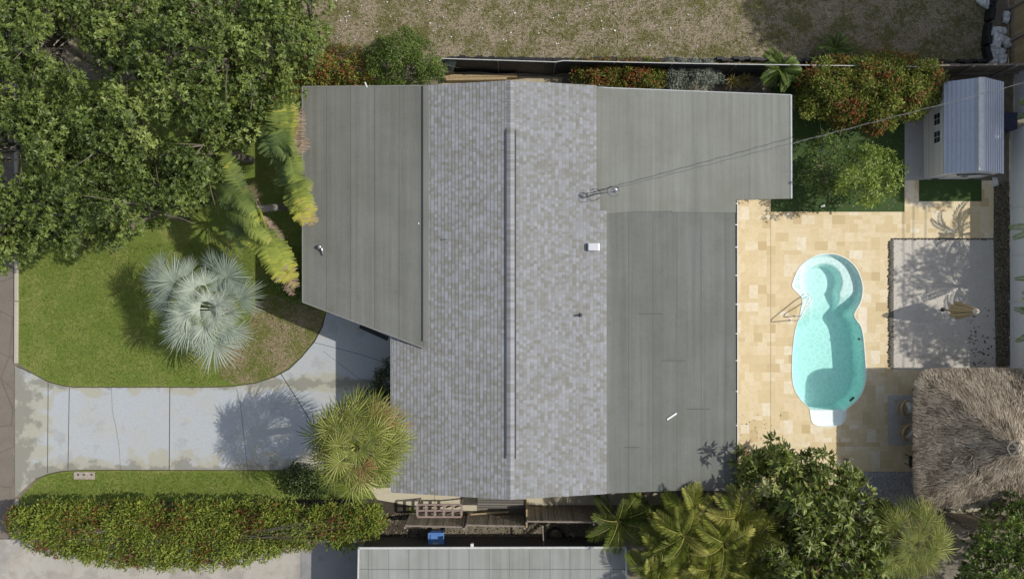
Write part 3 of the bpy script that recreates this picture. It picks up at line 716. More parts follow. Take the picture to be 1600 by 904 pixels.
def ribbon(mb, pts, h=0.35, wv=0.05, thick=.02):
    P0 = [P(x, y, 0) for x, y in pts]; L = []
    for a, b in zip(P0[:-1], P0[1:]):
        k = max(2, int((b-a).length/.25)); L += [a.lerp(b, i/k) for i in range(k)]
    L.append(P0[-1]); rn = random.Random(4)
    for a, b in zip(L[:-1], L[1:]):
        j = rn.uniform(.7, 1.2); mb.bar(a+Vector((0,rn.uniform(-wv,wv),h*j/2)), b+Vector((0,rn.uniform(-wv,wv),h*j/2)), .12+thick, h*j)
ribbon(mb, [(1100,95),(1160,94),(1225,95),(1282,96)], .3); ribbon(mb, [(700,91),(800,93),(900,94),(1000,93),(1100,95)], .15); mb.build('silt_cloth', M_black, r); mb = MB()
ribbon(mb, [(1440,101),(1480,100),(1530,98),(1541,95)], .35)
mb.build('silt_cloth', M_black, r); mb = MB()
ribbon(mb, [(1541,95),(1536,75),(1538,50),(1542,25),(1546,-10)], .45, .08, .1); mb.build('silt_cloth', M_black, r)
def board_fence(name, label, p0, p1, zt, mat, posts=3, rails=2, side=-1, gap=0.0, railmat=None, group=None, tags=None):
    a = Vector((p0[0], p0[1], 0)); b = Vector((p1[0], p1[1], 0)); r = empty(name, a, label, 'fence', group)
    d = (b-a).normalized(); nn = Vector((-d.y, d.x, 0))*side; mb = MB(); L = (b-a).length; x = 0; rn = random.Random(int(L*10))
    while x < L-.02:
        w_ = min(.14, L-x)-.012; p = a+d*(x+w_/2); j = rn.uniform(-.01,.01); mb.bar(p+Vector((0,0,.03))+nn*j, p+Vector((0,0,zt+rn.uniform(-.02,.015)))+nn*j, w_, .02, up=nn, t=rn.random()); x += .14+gap
    mb.build('boards', mat, r)
    for z in ([0.35, zt-.06] if rails == 2 else [.3, zt/2, zt-.1]):
        mb = MB(); mb.bar(a+nn*.04+Vector((0,0,z)), b+nn*.04+Vector((0,0,z)), .05, .09); mb.build('rail', railmat or M_wood, r)
    for i in range(posts):
        p = a.lerp(b, i/(posts-1))+nn*.09; mb = MB(); mb.bar(p, p+Vector((0,0,zt+.06)), .09, .09); mb.build('post', railmat or M_wood, r)
    return r
def leafboard(name, c0, c1):
    m, nt, b = newmat(name); a = nt.nodes.new('ShaderNodeAttribute'); a.attribute_name = 'tint'
    c = ramp(nt, a.outputs['Fac'], [(0, c0), (1, c1)]); c = mix(nt, ramp(nt, noise(nt, 10, 5, .7), [(.4,(0,0,0)),(.8,(.6,.6,.6))]), c, tuple(q*.5 for q in c0))
    nt.links.new(c, b.inputs['Base Color']); b.inputs['Roughness'].default_value = .85; return m
MB_grey = leafboard('grey_boards', (0.20,0.17,0.13), (0.36,0.31,0.24)); MB_yel = leafboard('tan_boards', (0.30,0.22,0.11), (0.42,0.31,0.16)); MB_brn = leafboard('brown_boards', (0.15,0.125,0.09), (0.27,0.23,0.17))
W = lambda x, y, z: tuple(P(x, y, z))[:2]
board_fence('wooden_fence', 'low weathered board fence section beside the brown wooden rack', W(633,820,1.7), W(725,822,1.7), 1.7, MB_grey, 2)
board_fence('wooden_fence', 'weathered board fence section between the wooden rack and the tall fence', W(728,819,1.75), W(820,821,1.75), 1.75, MB_grey, 2)
board_fence('wooden_fence', 'taller brown board fence running from the middle of the side yard behind the feather palms', W(823,813,2.3), W(1452,822,2.3), 2.3, MB_brn, 7)
board_fence('wooden_fence', 'dark grey board fence behind the corner of the thatched hut', W(1456,838,2.5), W(1512,829,2.5), 2.5, MB_grey, 2)
board_fence('wooden_fence', 'dark board fence section between the thatched hut and the dense green tree', W(1517,824,2.3), W(1700,832,2.3), 2.3, MB_brn, 3)
board_fence('wooden_fence', 'grey brown board fence behind the shed', W(1455,101,1.8), W(1720,97,1.8), 1.8, MB_brn, 5)
board_fence('wooden_fence', 'tan board fence beside the white bags at the top right', W(1617,-60,1.8), W(1617,99,1.8), 1.8, MB_yel, 4)
# short return fence post line near the neighbour's roof
mb = MB(); mb.bar(P(848,822,1.4), P(850,862,1.4), .05, .06); mb.bar(P(848,812,0), P(848,822,1.5), .08,.08); tag(mb.build('side_gate', M_wood), 'narrow wooden gate edge between the side fence and the neighbour roof', 'gate')
# white vinyl fence on the right
r = empty('vinyl_fence', P(1577,400,0), 'white vinyl panel fence along the right edge behind the sand pit', 'fence')
ys_ = [-9.5] + [P(0, y, 0).y for y in (640,586,523,470,399,371,328)] 
fx = P(1577,0,0).x
seams = [640,583,527,471,399.0,326.0,205,]
for a, b in zip([720]+seams[:-1], seams):
    y0, y1 = P(0,a,0).y, P(0,b,0).y; mb = MB(); mb.box(fx, fx+.04, y0+.03, y1-.03, 0.05, 1.8); mb.build('fence_panel', M_vinyl, r)
    mb = MB(); mb.box(fx-.03, fx+.08, y1-.05, y1+.05, 0, 1.9); mb.build('post', M_white, r)
    for z in (.08, .95, 1.74): 
        mb = MB(); mb.box(fx-.015, fx+.055, y0+.05, y1-.05, z, z+.07); mb.build('rail', M_white, r)
r = empty('vinyl_fence', P(1590,170,0), 'set-back white vinyl fence section behind the shed', 'fence')
mb = MB(); mb.box(fx+.2, fx+.24, 7.7, 10.0, .03, 1.8); mb.build('fence_panel', M_vinyl, r)

# =================================================================== SHED
shed = empty('garden_shed', (20.2,7.05,0), 'white plastic garden shed with a blue-grey ridged roof and two small windows', 'shed')
sx0, sx1, sy0, sy1 = 18.88, 21.45, 5.10, 9.02; rx = 20.12; ez, rz_ = 1.8, 2.6
mb = MB(); mb.box(sx0+.02, sx0+.06, sy0, sy1, .03, ez); mb.box(sx1-.06, sx1-.02, sy0, sy1, .03, ez)
for yy in (sy0, sy1-.04):
    mb.add([(sx0+.02,yy,.03),(sx1-.02,yy,.03),(sx1-.02,yy,ez),(rx,yy,rz_-.04),(sx0+.02,yy,ez),(sx0+.02,yy+.04,.03),(sx1-.02,yy+.04,.03),(sx1-.02,yy+.04,ez),(rx,yy+.04,rz_-.04),(sx0+.02,yy+.04,ez)], [(0,1,2,3,4),(9,8,7,6,5)])
mb.build('wall', M_shedwall, shed)
mb = MB()
def ribbed(x0, z0, x1, z1):
    d = math.hypot(x1-x0, z1-z0); n_ = 9
    nrm = Vector((-(z1-z0), 0, x1-x0)).normalized()
    if nrm.z < 0: nrm = -nrm
    mb.add([(x0,sy0-.05,z0),(x1,sy0-.05,z1),(x1,sy1+.03,z1),(x0,sy1+.03,z0),(x0,sy0-.05,z0-.05),(x1,sy0-.05,z1-.05),(x1,sy1+.03,z1-.05),(x0,sy1+.03,z0-.05)], [(0,1,2,3),(7,6,5,4),(0,4,5,1),(2,6,7,3),(1,5,6,2),(3,7,4,0)])
    for i in range(1, n_):
        t = i/n_; p = Vector((x0+(x1-x0)*t, 0, z0+(z1-z0)*t))+nrm*.012
        mb.bar((p.x,sy0-.05,p.z), (p.x,sy1+.03,p.z), .022, .024, up=nrm)
    for yy in (sy0+1.3, sy0+2.6):
        mb.bar(Vector((x0,yy,z0))+nrm*.006, Vector((x1,yy,z1))+nrm*.006, .02, .012, up=nrm)
ribbed(sx0-.02, ez-.01, rx, rz_); ribbed(rx, rz_, sx1+.03, ez-.01)
mb.build('roof', M_shedroof, shed)
mb = MB(); mb.box(rx-.22, rx-.02, sy0-.04, sy1+.02, rz_-.075, rz_+.02); mb.build('skylight_strip', plain('skylight', (0.62,0.64,0.62), 0.3), shed)
for yy in (7.55, 6.76):
    mb = MB(); mb.box(sx0-.005, sx0+.03, yy-.3, yy+.3, .95, 1.5); f = mb.build('window', plain('window_frame_white', (0.75,0.75,0.74), .4), shed)
    for i in (0, 1):
        for j in (0, 1):
            mb = MB(); mb.box(sx0-.012, sx0, yy-.245+i*.26, yy-.015+i*.26, .99+j*.245, 1.2+j*.245); mb.build('pane', M_glass, f)
for i, (xa, xb) in enumerate(((19.55,20.18),(20.21,20.84))):
    mb = MB(); mb.box(xa, xb, sy0-.05, sy0-.005, .05, 1.85); d = mb.build('door', M_shedwall, shed)
    mb = MB(); mb.box((xb-.08, xa+.04)[i], (xb-.04, xa+.08)[i], sy0-.08, sy0-.05, .9, 1.15); mb.build('handle', M_trim, d)
mb = MB(); mb.bar((19.35,sy0-.12,1.9),(20.2,sy0-.12,2.12),.08,.03); mb.bar((20.2,sy0-.12,2.12),(20.9,sy0-.12,1.93),.08,.03); mb.build('door_gap_shade', M_trim, shed)  # dark bars paint the shaded gap between doors and gable

# =================================================================== THATCHED HUT
hut = empty('thatched_hut', (20.2,-6.4,0), 'square hut with a shaggy grey-brown thatched hip roof beside the pool deck', 'hut')
hc = Vector((20.25,-6.38)); ha = 2.98; ze, za = 2.3, 4.55
def eave_r(a):
    c, s = abs(math.cos(a)), abs(math.sin(a)); return ha/((c**8+s**8)**(1/8))
mb = MB(); n = 64; V = [(hc.x, hc.y, za)]; 
for k in range(1, 7):
    for j in range(n):
        a = 2*PI*j/n; t = k/6; R_ = eave_r(a)*t*0.985; z = za-(za-ze)*t+.12*math.sin(PI*t)*-1
        V.append((hc.x+R_*math.cos(a), hc.y+R_*math.sin(a), z-.05))
fs = [(0,1+j,1+(j+1)%n) for j in range(n)] + [(1+(k-1)*n+j,1+k*n+j,1+k*n+(j+1)%n,1+(k-1)*n+(j+1)%n) for k in range(1,6) for j in range(n)]
mb.add(V, fs, .3)
M_thatch = leafmat('palm_thatch', [(0,(0.05,0.038,0.026)),(0.3,(0.15,0.115,0.08)),(0.6,(0.31,0.25,0.185)),(0.85,(0.46,0.39,0.295)),(1,(0.62,0.54,0.42))], .8, .1, .2)
mb.build('thatch_base', plain('thatch_core', (0.09,0.075,0.055), .95), hut)
NB = 62000; a = RNG.uniform(0, 2*PI, NB); t = np.sqrt(RNG.uniform(0.0, 1.0, NB)); t = np.where(RNG.random(NB) < .07, 1.0, t)
er = np.array([eave_r(q) for q in a]); R_ = er*t
# panel normal direction (down the nearest side)
ux = np.where(np.abs(np.cos(a)) > np.abs(np.sin(a)), np.sign(np.cos(a)), 0.0); uy = np.where(ux == 0, np.sign(np.sin(a)), 0.0)
tuft = RNG.normal(size=(600, 3)); tid_ = RNG.integers(0, 600, NB)
B = np.stack([hc.x+R_*np.cos(a), hc.y+R_*np.sin(a), za-(za-ze)*t-.12*np.sin(PI*t)], 1)
# local jitter field from a coarse cell hash, so straws lie in tufts
cellk = (np.floor(B[:,0]*2.6)*73+np.floor(B[:,1]*2.6)*151).astype(int) % 600
rad = np.stack([np.cos(a), np.sin(a)], 1); dr = .55*np.stack([ux, uy], 1)+.45*rad+.22*tuft[cellk][:, :2]+RNG.normal(0, .22, (NB, 2)); dr /= np.linalg.norm(dr, axis=1)[:, None]
slp = -(za-ze)/ha*np.clip((dr*np.stack([ux, uy], 1)).sum(1), -.2, 1)
D = np.stack([dr[:,0], dr[:,1], slp+RNG.normal(.05, .05, NB)], 1); D /= np.linalg.norm(D, axis=1)[:, None]
L = RNG.uniform(.12, .30, NB); Wd = RNG.uniform(.007, .021, NB)
S = np.cross(D, [0, 0, 1]); S /= np.linalg.norm(S, axis=1)[:, None]
B[:,2] += RNG.uniform(-.02, .09, NB); B -= D*L[:,None]*np.where(t > .97, .75, .35)[:,None]
Vv = np.stack([B-S*Wd[:,None]/2, B+S*Wd[:,None]/2, B+D*L[:,None]+S*Wd[:,None]/4, B+D*L[:,None]-S*Wd[:,None]/4], 1).reshape(-1, 3)
tint = np.clip(.66+.12*tuft[cellk][:,2]+RNG.normal(0, .26, NB), 0, 1)
np_mesh('thatch', Vv, np.arange(NB*4).reshape(-1, 4), np.repeat(tint, 4), M_thatch, hut)
mb = MB(); c = Vector((hc.x, hc.y, za+.06))
for j in range(6):
    p = c+Vector((.34*math.cos(j*PI/3), .34*math.sin(j*PI/3), -.12)); q_ = c+Vector((.34*math.cos((j+1)*PI/3), .34*math.sin((j+1)*PI/3), -.12)); mb.bar(p, q_, .04, .03)
    mb.bar(c+Vector((0,0,.02)), p, .035, .03)
mb.build('ridge_frame', plain('grey_sticks', (0.2,0.18,0.15), .9), hut)
for sx in (-1, 1):
    for sy in (-1, 1):
        mb = MB(); p = Vector((hc.x+sx*1.8, hc.y+sy*1.8, 0)); mb.tube([p, p+Vector((0,0,ze+.05))], .09, 10); mb.build('post', M_wood, hut)

# =================================================================== NEIGHBOUR HOUSE (bottom)
nb = empty('neighbour_house', P(560,855,0), 'neighbouring low building with a long pale grey roof at the bottom edge', 'house')
zr = 2.6; mb = MB(); mb.prism([W(560,855,zr), W(978,854,zr), W(985,1120,zr), W(556,1120,zr)], zr-.14, zr); mb.build('roof', M_roof_s, nb)
mb = MB(); mb.bar(P(560,855.5,zr+.01), P(978,854.5,zr+.01), .08, .05); mb.bar(P(560.5,855,zr+.01), P(556,1120,zr+.01), .06, .05); mb.bar(P(977.5,855,zr+.01), P(985,1120,zr+.01), .08, .05); mb.build('roof_edging', plain('pale_edge', (.5,.5,.48), .5), nb)
mb = MB(); mb.bar(P(560,888.5,zr+.003), P(980,888.5,zr+.003), .025, .005); mb.build('roof_seam', plain('seam_grey', (.12,.12,.12), .8), nb)
mb = MB(); mb.prism([W(575,838,0), W(958,838,0), W(958,1080,0), W(575,1080,0)], 0, zr-.16); mb.build('wall', plain('dark_wall', (.10,.09,.07), .9), nb)

# =================================================================== VEGETATION
M_oak = leafmat('oak_leaf', [(0,(0.033,0.055,0.012)),(0.35,(0.10,0.148,0.028)),(0.7,(0.20,0.265,0.055)),(1,(0.36,0.41,0.13))], .42, .32, .45)
M_hedge = leafmat('hedge_leaf', [(0,(0.24,0.08,0.03)),(0.16,(0.22,0.11,0.04)),(0.27,(0.08,0.12,0.018)),(0.6,(0.19,0.25,0.035)),(1,(0.36,0.40,0.07))], .5, .35, .3)
M_croton = leafmat('red_green_leaf', [(0,(0.34,0.055,0.03)),(0.18,(0.34,0.11,0.045)),(0.30,(0.30,0.20,0.06)),(0.42,(0.08,0.11,0.02)),(0.74,(0.19,0.24,0.035)),(1,(0.38,0.40,0.08))], .5, .35, .3)
M_bush = leafmat('bush_leaf', [(0,(0.02,0.035,0.008)),(0.5,(0.055,0.09,0.018)),(1,(0.14,0.18,0.045))], .45, .25)
M_bright = leafmat('bright_leaf', [(0,(0.04,0.07,0.012)),(0.5,(0.14,0.21,0.03)),(1,(0.30,0.38,0.07))], .4, .35)
M_rubber = leafmat('rubber_tree_leaf', [(0,(0.16,0.08,0.03)),(0.12,(0.06,0.065,0.012)),(0.5,(0.10,0.14,0.022)),(0.85,(0.20,0.25,0.045)),(1,(0.36,0.38,0.13))], .42, .25, .4)
M_silver = leafmat('silver_leaf', [(0,(0.12,0.14,0.11)),(0.5,(0.24,0.28,0.22)),(1,(0.42,0.46,0.38))], .6, .2)
M_spiky = leafmat('yellow_blade', [(0,(0.25,0.14,0.05)),(0.4,(0.33,0.27,0.08)),(1,(0.50,0.45,0.17))], .5, .25)
M_fern = leafmat('fern_leaf', [(0,(0.05,0.08,0.012)),(0.5,(0.13,0.20,0.03)),(1,(0.27,0.35,0.08))], .5, .3)
M_bism = leafmat('silver_palm_leaf', [(0,(0.13,0.17,0.13)),(0.5,(0.29,0.34,0.275)),(1,(0.52,0.56,0.46))], .55, .15, .3)
M_sabal = leafmat('fan_palm_leaf', [(0,(0.30,0.17,0.07)),(0.12,(0.28,0.22,0.08)),(0.3,(0.10,0.125,0.02)),(0.65,(0.24,0.27,0.05)),(1,(0.46,0.46,0.15))], .5, .3, .3)
M_areca = leafmat('feather_palm_leaf', [(0,(0.06,0.085,0.015)),(0.45,(0.16,0.21,0.03)),(0.75,(0.36,0.39,0.065)),(1,(0.62,0.58,0.17))], .48, .35, .3)
M_banana = leafmat('paddle_leaf', [(0,(0.24,0.17,0.12)),(0.2,(0.40,0.31,0.21)),(0.30,(0.42,0.33,0.11)),(0.42,(0.48,0.46,0.08)),(0.62,(0.29,0.34,0.06)),(0.85,(0.17,0.22,0.06)),(1,(0.10,0.15,0.05))], .55, .3, .3)

def nrm(A): return A/np.maximum(np.linalg.norm(A, axis=1)[:, None], 1e-9)

def leaves(name, B, D, Nn, L, Wd, tint, mat, parent, droop=.15):
    """pointed leaves: base B, direction D, normal hint Nn"""
    n = len(B); S = nrm(np.cross(D, Nn)); U = nrm(np.cross(S, D))
    mid = B+D*(L*.5)[:, None]; tip = B+D*L[:, None]-np.array([0, 0, 1])*(L*droop)[:, None]
    a = mid+S*(Wd/2)[:, None]+U*(Wd*.18)[:, None]; c = mid-S*(Wd/2)[:, None]+U*(Wd*.18)[:, None]
    V = np.stack([B, a, tip, c], 1).reshape(-1, 3); q = np.arange(n*4).reshape(-1, 4)
    tri = np.concatenate([q[:, [0, 1, 2]], q[:, [0, 2, 3]]])
    return np_mesh(name, V, tri, np.repeat(np.clip(tint, 0, 1), 4), mat, parent)

def clump_leaves(cc, r, per, Lm, Wm, tint_c, tj=.16, up=.5, ros=0, flat_=.75, spread=.8):
    """leaf arrays round clump centres cc (n,3)"""
    n = len(cc)
    if ros:
        m = n*per; u = nrm(RNG.normal(size=(m, 3))); u[:, 2] = np.abs(u[:, 2])*1.0-.25; u = nrm(u)
        rc = np.repeat(cc, per, 0)+u*np.array([1, 1, flat_])*(r*RNG.uniform(.6, 1.05, m))[:, None]
        ax = nrm(u+np.array([0, 0, up])+RNG.normal(0, .25, (m, 3)))
        ax = np.repeat(ax, ros, 0); B = np.repeat(rc, ros, 0); t = np.repeat(np.repeat(tint_c, per)+RNG.normal(0, tj*.7, m), ros)+RNG.normal(0, tj*.7, m*ros)
        e = nrm(np.cross(ax, RNG.normal(size=ax.shape))); D = nrm(e*spread+ax*RNG.uniform(.15, .7, len(ax))[:, None]); Nn = ax+RNG.normal(0, .2, ax.shape)
    else:
        m = n*per; u = nrm(RNG.normal(size=(m, 3))); u[:, 2] = np.abs(u[:, 2])*1.1-.3; u = nrm(u)
        B = np.repeat(cc, per, 0)+u*np.array([1, 1, flat_])*(r*RNG.uniform(.35, 1.05, m))[:, None]
        t = np.repeat(tint_c, per)+RNG.normal(0, tj, m)
        D = nrm(u*.7+RNG.normal(0, .55, (m, 3))+np.array([0, 0, .1])); Nn = u+np.array([0, 0, up])+RNG.normal(0, .3, (m, 3))
    k = len(B); L = Lm*RNG.uniform(.7, 1.25, k); Wd = Wm*RNG.uniform(.75, 1.2, k)
    return B, D, Nn, L, Wd, t

def sample_clumps(poly, n, zlo, zhi, dome, zj=.25, gaps=0, min_d=0, layers=1):
    poly = np.array(poly, float); x0, y0 = poly.min(0); x1, y1 = poly.max(0); out = []; tries = 0
    ph = RNG.uniform(0, 6.28, 8)
    while len(out) < n and tries < 200:
        tries += 1
        x = RNG.uniform(x0, x1, 400); y = RNG.uniform(y0, y1, 400); ok = inside(poly, x, y)
        x, y = x[ok], y[ok]; d = edge_dist(poly, x, y)/34.0
        if gaps:
            f = np.sin(x*.045+ph[0])*np.sin(y*.05+ph[1])+.7*np.sin(x*.11+y*.04+ph[2])*np.sin(y*.1-x*.03+ph[3])
            keep = (f > -1.2+gaps) | (d < .3); x, y, d = x[keep], y[keep], d[keep]
        z = zlo+(zhi-zlo)*(1-np.exp(-d/dome))+RNG.normal(0, zj, len(x))
        z += .5*zj*np.sin(x*.06+ph[4])*np.sin(y*.07+ph[5])*2
        if layers > 1: z -= RNG.integers(0, layers, len(x))*.7
        z = np.clip(z, .25, None)
        for a, b, c in zip(x, y, z): out.append(tuple(P(a, b, c)))
    return np.array(out[:n])

def limbs(name, base, cc, parent, r0=.2, k=10, mat=None, fork=.45):
    """one trunk that forks into k limbs"""
    mb = MB(); base = Vector(base); c = Vector(cc.mean(0)); top = base.lerp(Vector((c.x, c.y, base.z+(c.z-base.z))), fork); top.x += RNG.normal(0, .1)
    mb.tube([base, base.lerp(top, .5)+Vector((RNG.normal(0, .06), RNG.normal(0, .06), 0)), top], [r0*1.25, r0, r0*.8], 9)
    idx = RNG.choice(len(cc), min(k, len(cc)), replace=False)
    for i in idx:
        e = Vector(cc[i]); m_ = top.lerp(e, .5)+Vector((RNG.normal(0, .15), RNG.normal(0, .15), .15*(e-top).length))
        mb.tube([top, top.lerp(m_, .55)+Vector((0, 0, .05)), m_, m_.lerp(e, .6), e], [r0*.55, r0*.42, r0*.28, r0*.17, r0*.06], 6)
        for _ in range(2):
            f = e+Vector(RNG.normal(0, .45, 3)); mb.tube([m_, m_.lerp(f, .6)+Vector((0, 0, .08)), f], [r0*.2, r0*.12, r0*.04], 5)
    return mb.build(name, mat or M_trunk, parent, smooth=True)

def shrub(name, label, cat, poly, n, zlo, zhi, dome, r, per, L, Wd, mat, group=None, tint=(.55, .15), tj=.16, ros=0, up=.5, base=None, zj=.2, gaps=0, k=8, r0=.05, stem='stem', layers=1, tintf=None, crown='foliage', spread=.8, flat_=.75, fork=.45):
    cc = sample_clumps(poly, n, zlo, zhi, dome, zj, gaps, layers=layers)
    c = cc.mean(0); root = empty(name, base if base is not None else (c[0], c[1], 0), label, cat, group)
    tc = RNG.normal(tint[0], tint[1], len(cc))
    if tintf: tc = tc+tintf(cc)
    B, D, Nn, L_, W_, t = clump_leaves(cc, r, per, L, Wd, tc, tj, up, ros, flat_, spread)
    B[:, 2] = np.maximum(B[:, 2], .03)
    leaves(crown, B, D, Nn, L_, W_, t, mat, root)
    limbs(stem, root.location, cc, root, r0, k, fork=fork)
    return root

# --- broadleaf trees over the left lawn
CAN = [(-60,-50),(500,-50),(513,0),(509,25),(498,60),(488,88),(478,118),(470,150),(455,178),(425,165),(408,172),(395,190),(388,215),(372,225),(355,222),(344,236),(340,262),(345,285),(330,296),(318,310),(308,318),
       (300,326),(285,318),(268,330),(255,345),(240,345),(222,352),(200,356),(190,366),(172,384),(158,392),(140,372),(125,368),(112,385),(95,388),(70,384),(50,394),(30,400),(22,392),(12,418),(-60,430)]
seeds = [(60,40),(215,55),(365,70),(470,30),(40,210),(190,215),(300,215),(60,350),(200,320)]
lbl = ['broad green tree filling the top left corner', 'broad green tree at the top edge, second crown from the left', 'broad green tree whose crown is behind the upper paddle-leaved palm', 'broad green tree nearest the dry lot at the top edge',
       'broad green tree at the left edge above the road', 'broad green tree with bare pale twigs in the middle of the canopy', 'broad green tree above the silver palm beside the paddle-leaved palms', 'low green tree hanging over the top of the road and lawn corner', 'low green tree on the lawn edge above the shadow of the silver palm']
cc = sample_clumps(CAN, 1080, 4.0, 7.0, 1.6, .62, gaps=.38, layers=3)
# knock out a few holes where the photograph sees down to branches
PX = cc[:, 0]/(H-cc[:, 2])*F+800; PY = 452-cc[:, 1]/(H-cc[:, 2])*F
hole = np.zeros(len(cc), bool)
for hx, hy, hr in ((100,75,26),(120,100,20),(150,130,20),(205,120,20),(90,182,14),(225,192,20),(25,240,22),(35,140,14),(240,250,14),(85,30,14),(255,225,12),(35,262,14),(310,120,9),(170,20,9)):
    hole |= np.hypot(PX-hx, (PY-hy)*1.3) < hr*1.4
low = RNG.random(len(cc)) < .0
cc = cc[~hole]; PX = PX[~hole]; PY = PY[~hole]
own = np.argmin([np.hypot(PX-a, PY-b) for a, b in seeds], 0)
for i, (a, b) in enumerate(seeds):
    c = cc[own == i]; ctr = c.mean(0); g = np.array([ctr[0]*.97, ctr[1]*.97, 0])
    if i == 7: g[:2] = P(60, 330, 0)[:2]
    root = empty('broadleaf_tree', g, lbl[i], 'tree', 'broadleaf trees over the front lawn')
    tc = RNG.normal(.46, .14, len(c))+.09*np.sin(c[:, 0]*.9+1)*np.sin(c[:, 1]*1.1)
    B, D, Nn, L_, W_, t = clump_leaves(c, .47, 27, .155, .068, tc, .16, .6, ros=7, flat_=.7)
    leaves('crown', B, D, Nn, L_, W_, t, M_oak, root)
    limbs('trunk', g, c, root, .17, 26)
M_twig = plain('pale_twig', (0.38,0.34,0.29), .9, var=.2)
rn = random.Random(12)
for hx, hy, k in ((98,80,5),(125,112,3),(205,118,3),(222,195,2),(85,185,2),(20,240,3),(240,252,2),(310,124,2)):
    i = int(np.argmin([math.hypot(hx-a, hy-b) for a, b in seeds])); root = next(o for o in C.objects if o.get('label') == lbl[i]); mb = MB()
    for _ in range(k):
        a0 = rn.uniform(-.6, .6); p = P(hx-14, hy+rn.uniform(-12, 12), 4.6); pts = [p]
        for q in range(5): a0 += rn.gauss(0, .3); p = p+Vector((.24*math.cos(a0), .24*math.sin(a0), .06)); pts.append(p)
        mb.tube(pts, [.028,.024,.02,.016,.012,.006], 6)
        for q in (2, 3): b0 = a0+rn.choice((-.8, .8)); mb.tube([pts[q], pts[q]+Vector((.2*math.cos(b0), .2*math.sin(b0), .05)), pts[q]+Vector((.38*math.cos(b0+.2), .38*math.sin(b0+.2), .1))], [.014,.01,.004], 5)
    mb.build('bare_branch', M_twig, root)
# --- hedge along the driveway
def red_edge(cc): return np.where(np.sin(cc[:, 0]*1.7+2)*np.sin(cc[:, 1]*2.3) > .35, -.22, 0)
shrub('clipped_hedge', 'long leafy green hedge with reddish shoots between the driveway lawn and the neighbour driveway', 'hedge',
      [(16,804),(38,791),(75,787),(110,786),(160,788),(220,784),(300,784),(360,789),(420,785),(480,790),(540,788),(590,790),(602,800),(602,818),(590,832),(560,840),(546,856),(500,845),(468,855),(430,861),(400,874),(350,884),(300,889),(240,884),(200,883),(160,877),(110,870),(62,858),(32,840),(12,822)],
      900, 1.25, 1.85, .35, .26, 60, .17, .058, M_hedge, tint=(.60, .14), tj=.22, k=40, tintf=red_edge, zj=.12, base=P(300,820,0), r0=.04, stem='stem', gaps=.1, fork=.3)
# --- red-green shrubs on the north side
shrub('flowering_shrub', 'large green shrub sprinkled with orange-red leaves between the house and the shed', 'shrub',
      [(1252,118),(1270,98),(1300,92),(1330,98),(1360,88),(1400,84),(1440,92),(1470,108),(1478,125),(1468,150),(1450,170),(1430,182),(1400,188),(1385,200),(1360,205),(1335,190),(1310,196),(1290,182),(1262,178),(1246,160),(1250,140)],
      330, 1.4, 2.6, .8, .30, 85, .15, .06, M_croton, tint=(.66, .10), tj=.2, k=20, tintf=lambda c: np.where((c[:, 1] < 7.7)&(c[:, 0] < 15) | (c[:, 1] > 10.2) | (np.sin(c[:, 0]*2.1)*np.sin(c[:, 1]*2.9) > .45), -.26, 0), zj=.2, r0=.07)
shrub('flowering_shrub', 'low shrub of orange and green leaves beside the north edge of the pale flat roof', 'shrub',
      [(893,98),(930,95),(975,97),(1010,95),(1038,98),(1042,118),(1030,137),(990,138),(940,135),(915,132),(896,125)], 150, .9, 1.5, .4, .22, 70, .12, .05, M_croton, tint=(.55, .12), tj=.24, k=14, zj=.12, base=P(965,116,0), tintf=lambda c: np.where(np.sin(c[:, 0]*3.7) > .3, -.15, 0))
shrub('dark_shrub', 'dark shrub with red flowers in the shade at the top left corner of the house', 'shrub',
      [(420,118),(452,95),(478,82),(520,92),(560,90),(580,96),(590,134),(540,140),(474,136),(470,175),(450,185),(425,150)], 180, 1.0, 2.0, .5, .24, 50, .13, .055, M_croton, tint=(.50, .08), tj=.25, k=12, zj=.2, base=P(520,112,0), gaps=.35)
shrub('green_bush', 'rounded fine-leaved green bush against the north edge of the house', 'bush',
      [(575,80),(592,58),(612,46),(640,48),(660,62),(682,78),(692,98),(690,125),(670,136),(600,136),(580,120),(572,98)], 190, 1.3, 2.6, .7, .22, 70, .12, .038, M_fern, tint=(.40, .16), tj=.17, k=14, zj=.3, gaps=.35, base=P(632,100,0))
shrub('dry_bush', 'sparse orange-brown bush on the dry lot beside the broad green tree', 'bush', [(468,84),(485,66),(520,70),(560,76),(580,90),(560,100),(500,96)], 60, .4, .8, .5, .2, 45, .11, .04, M_croton, tint=(.40, .08), tj=.18, k=8, base=P(520,86,0))
for lab, px, py, sc_ in (('silvery bush nearer the house roof corner, left one of the pair', 1062, 118, 1.0), ('taller silvery bush beside the yellow spiky plants, right one of the pair', 1102, 116, 1.1)):
    R_ = 26*sc_
    poly = [(px-R_*.9,py-8),(px-R_*.5,py-28*sc_),(px-5,py-12),(px+R_*.2,py-24),(px+R_*.5,py-6),(px+R_*1.1,py+2),(px+R_*.7,py+16),(px,py+22),(px-R_*.7,py+18)]
    shrub('silver_bush', lab, 'bush', poly, 75, .9, 1.5, .4, .16, 55, .10, .03, M_silver, 'silvery bushes north of the house', tint=(.5, .14), tj=.15, k=10, base=P(px, py+4, 0), zj=.12)
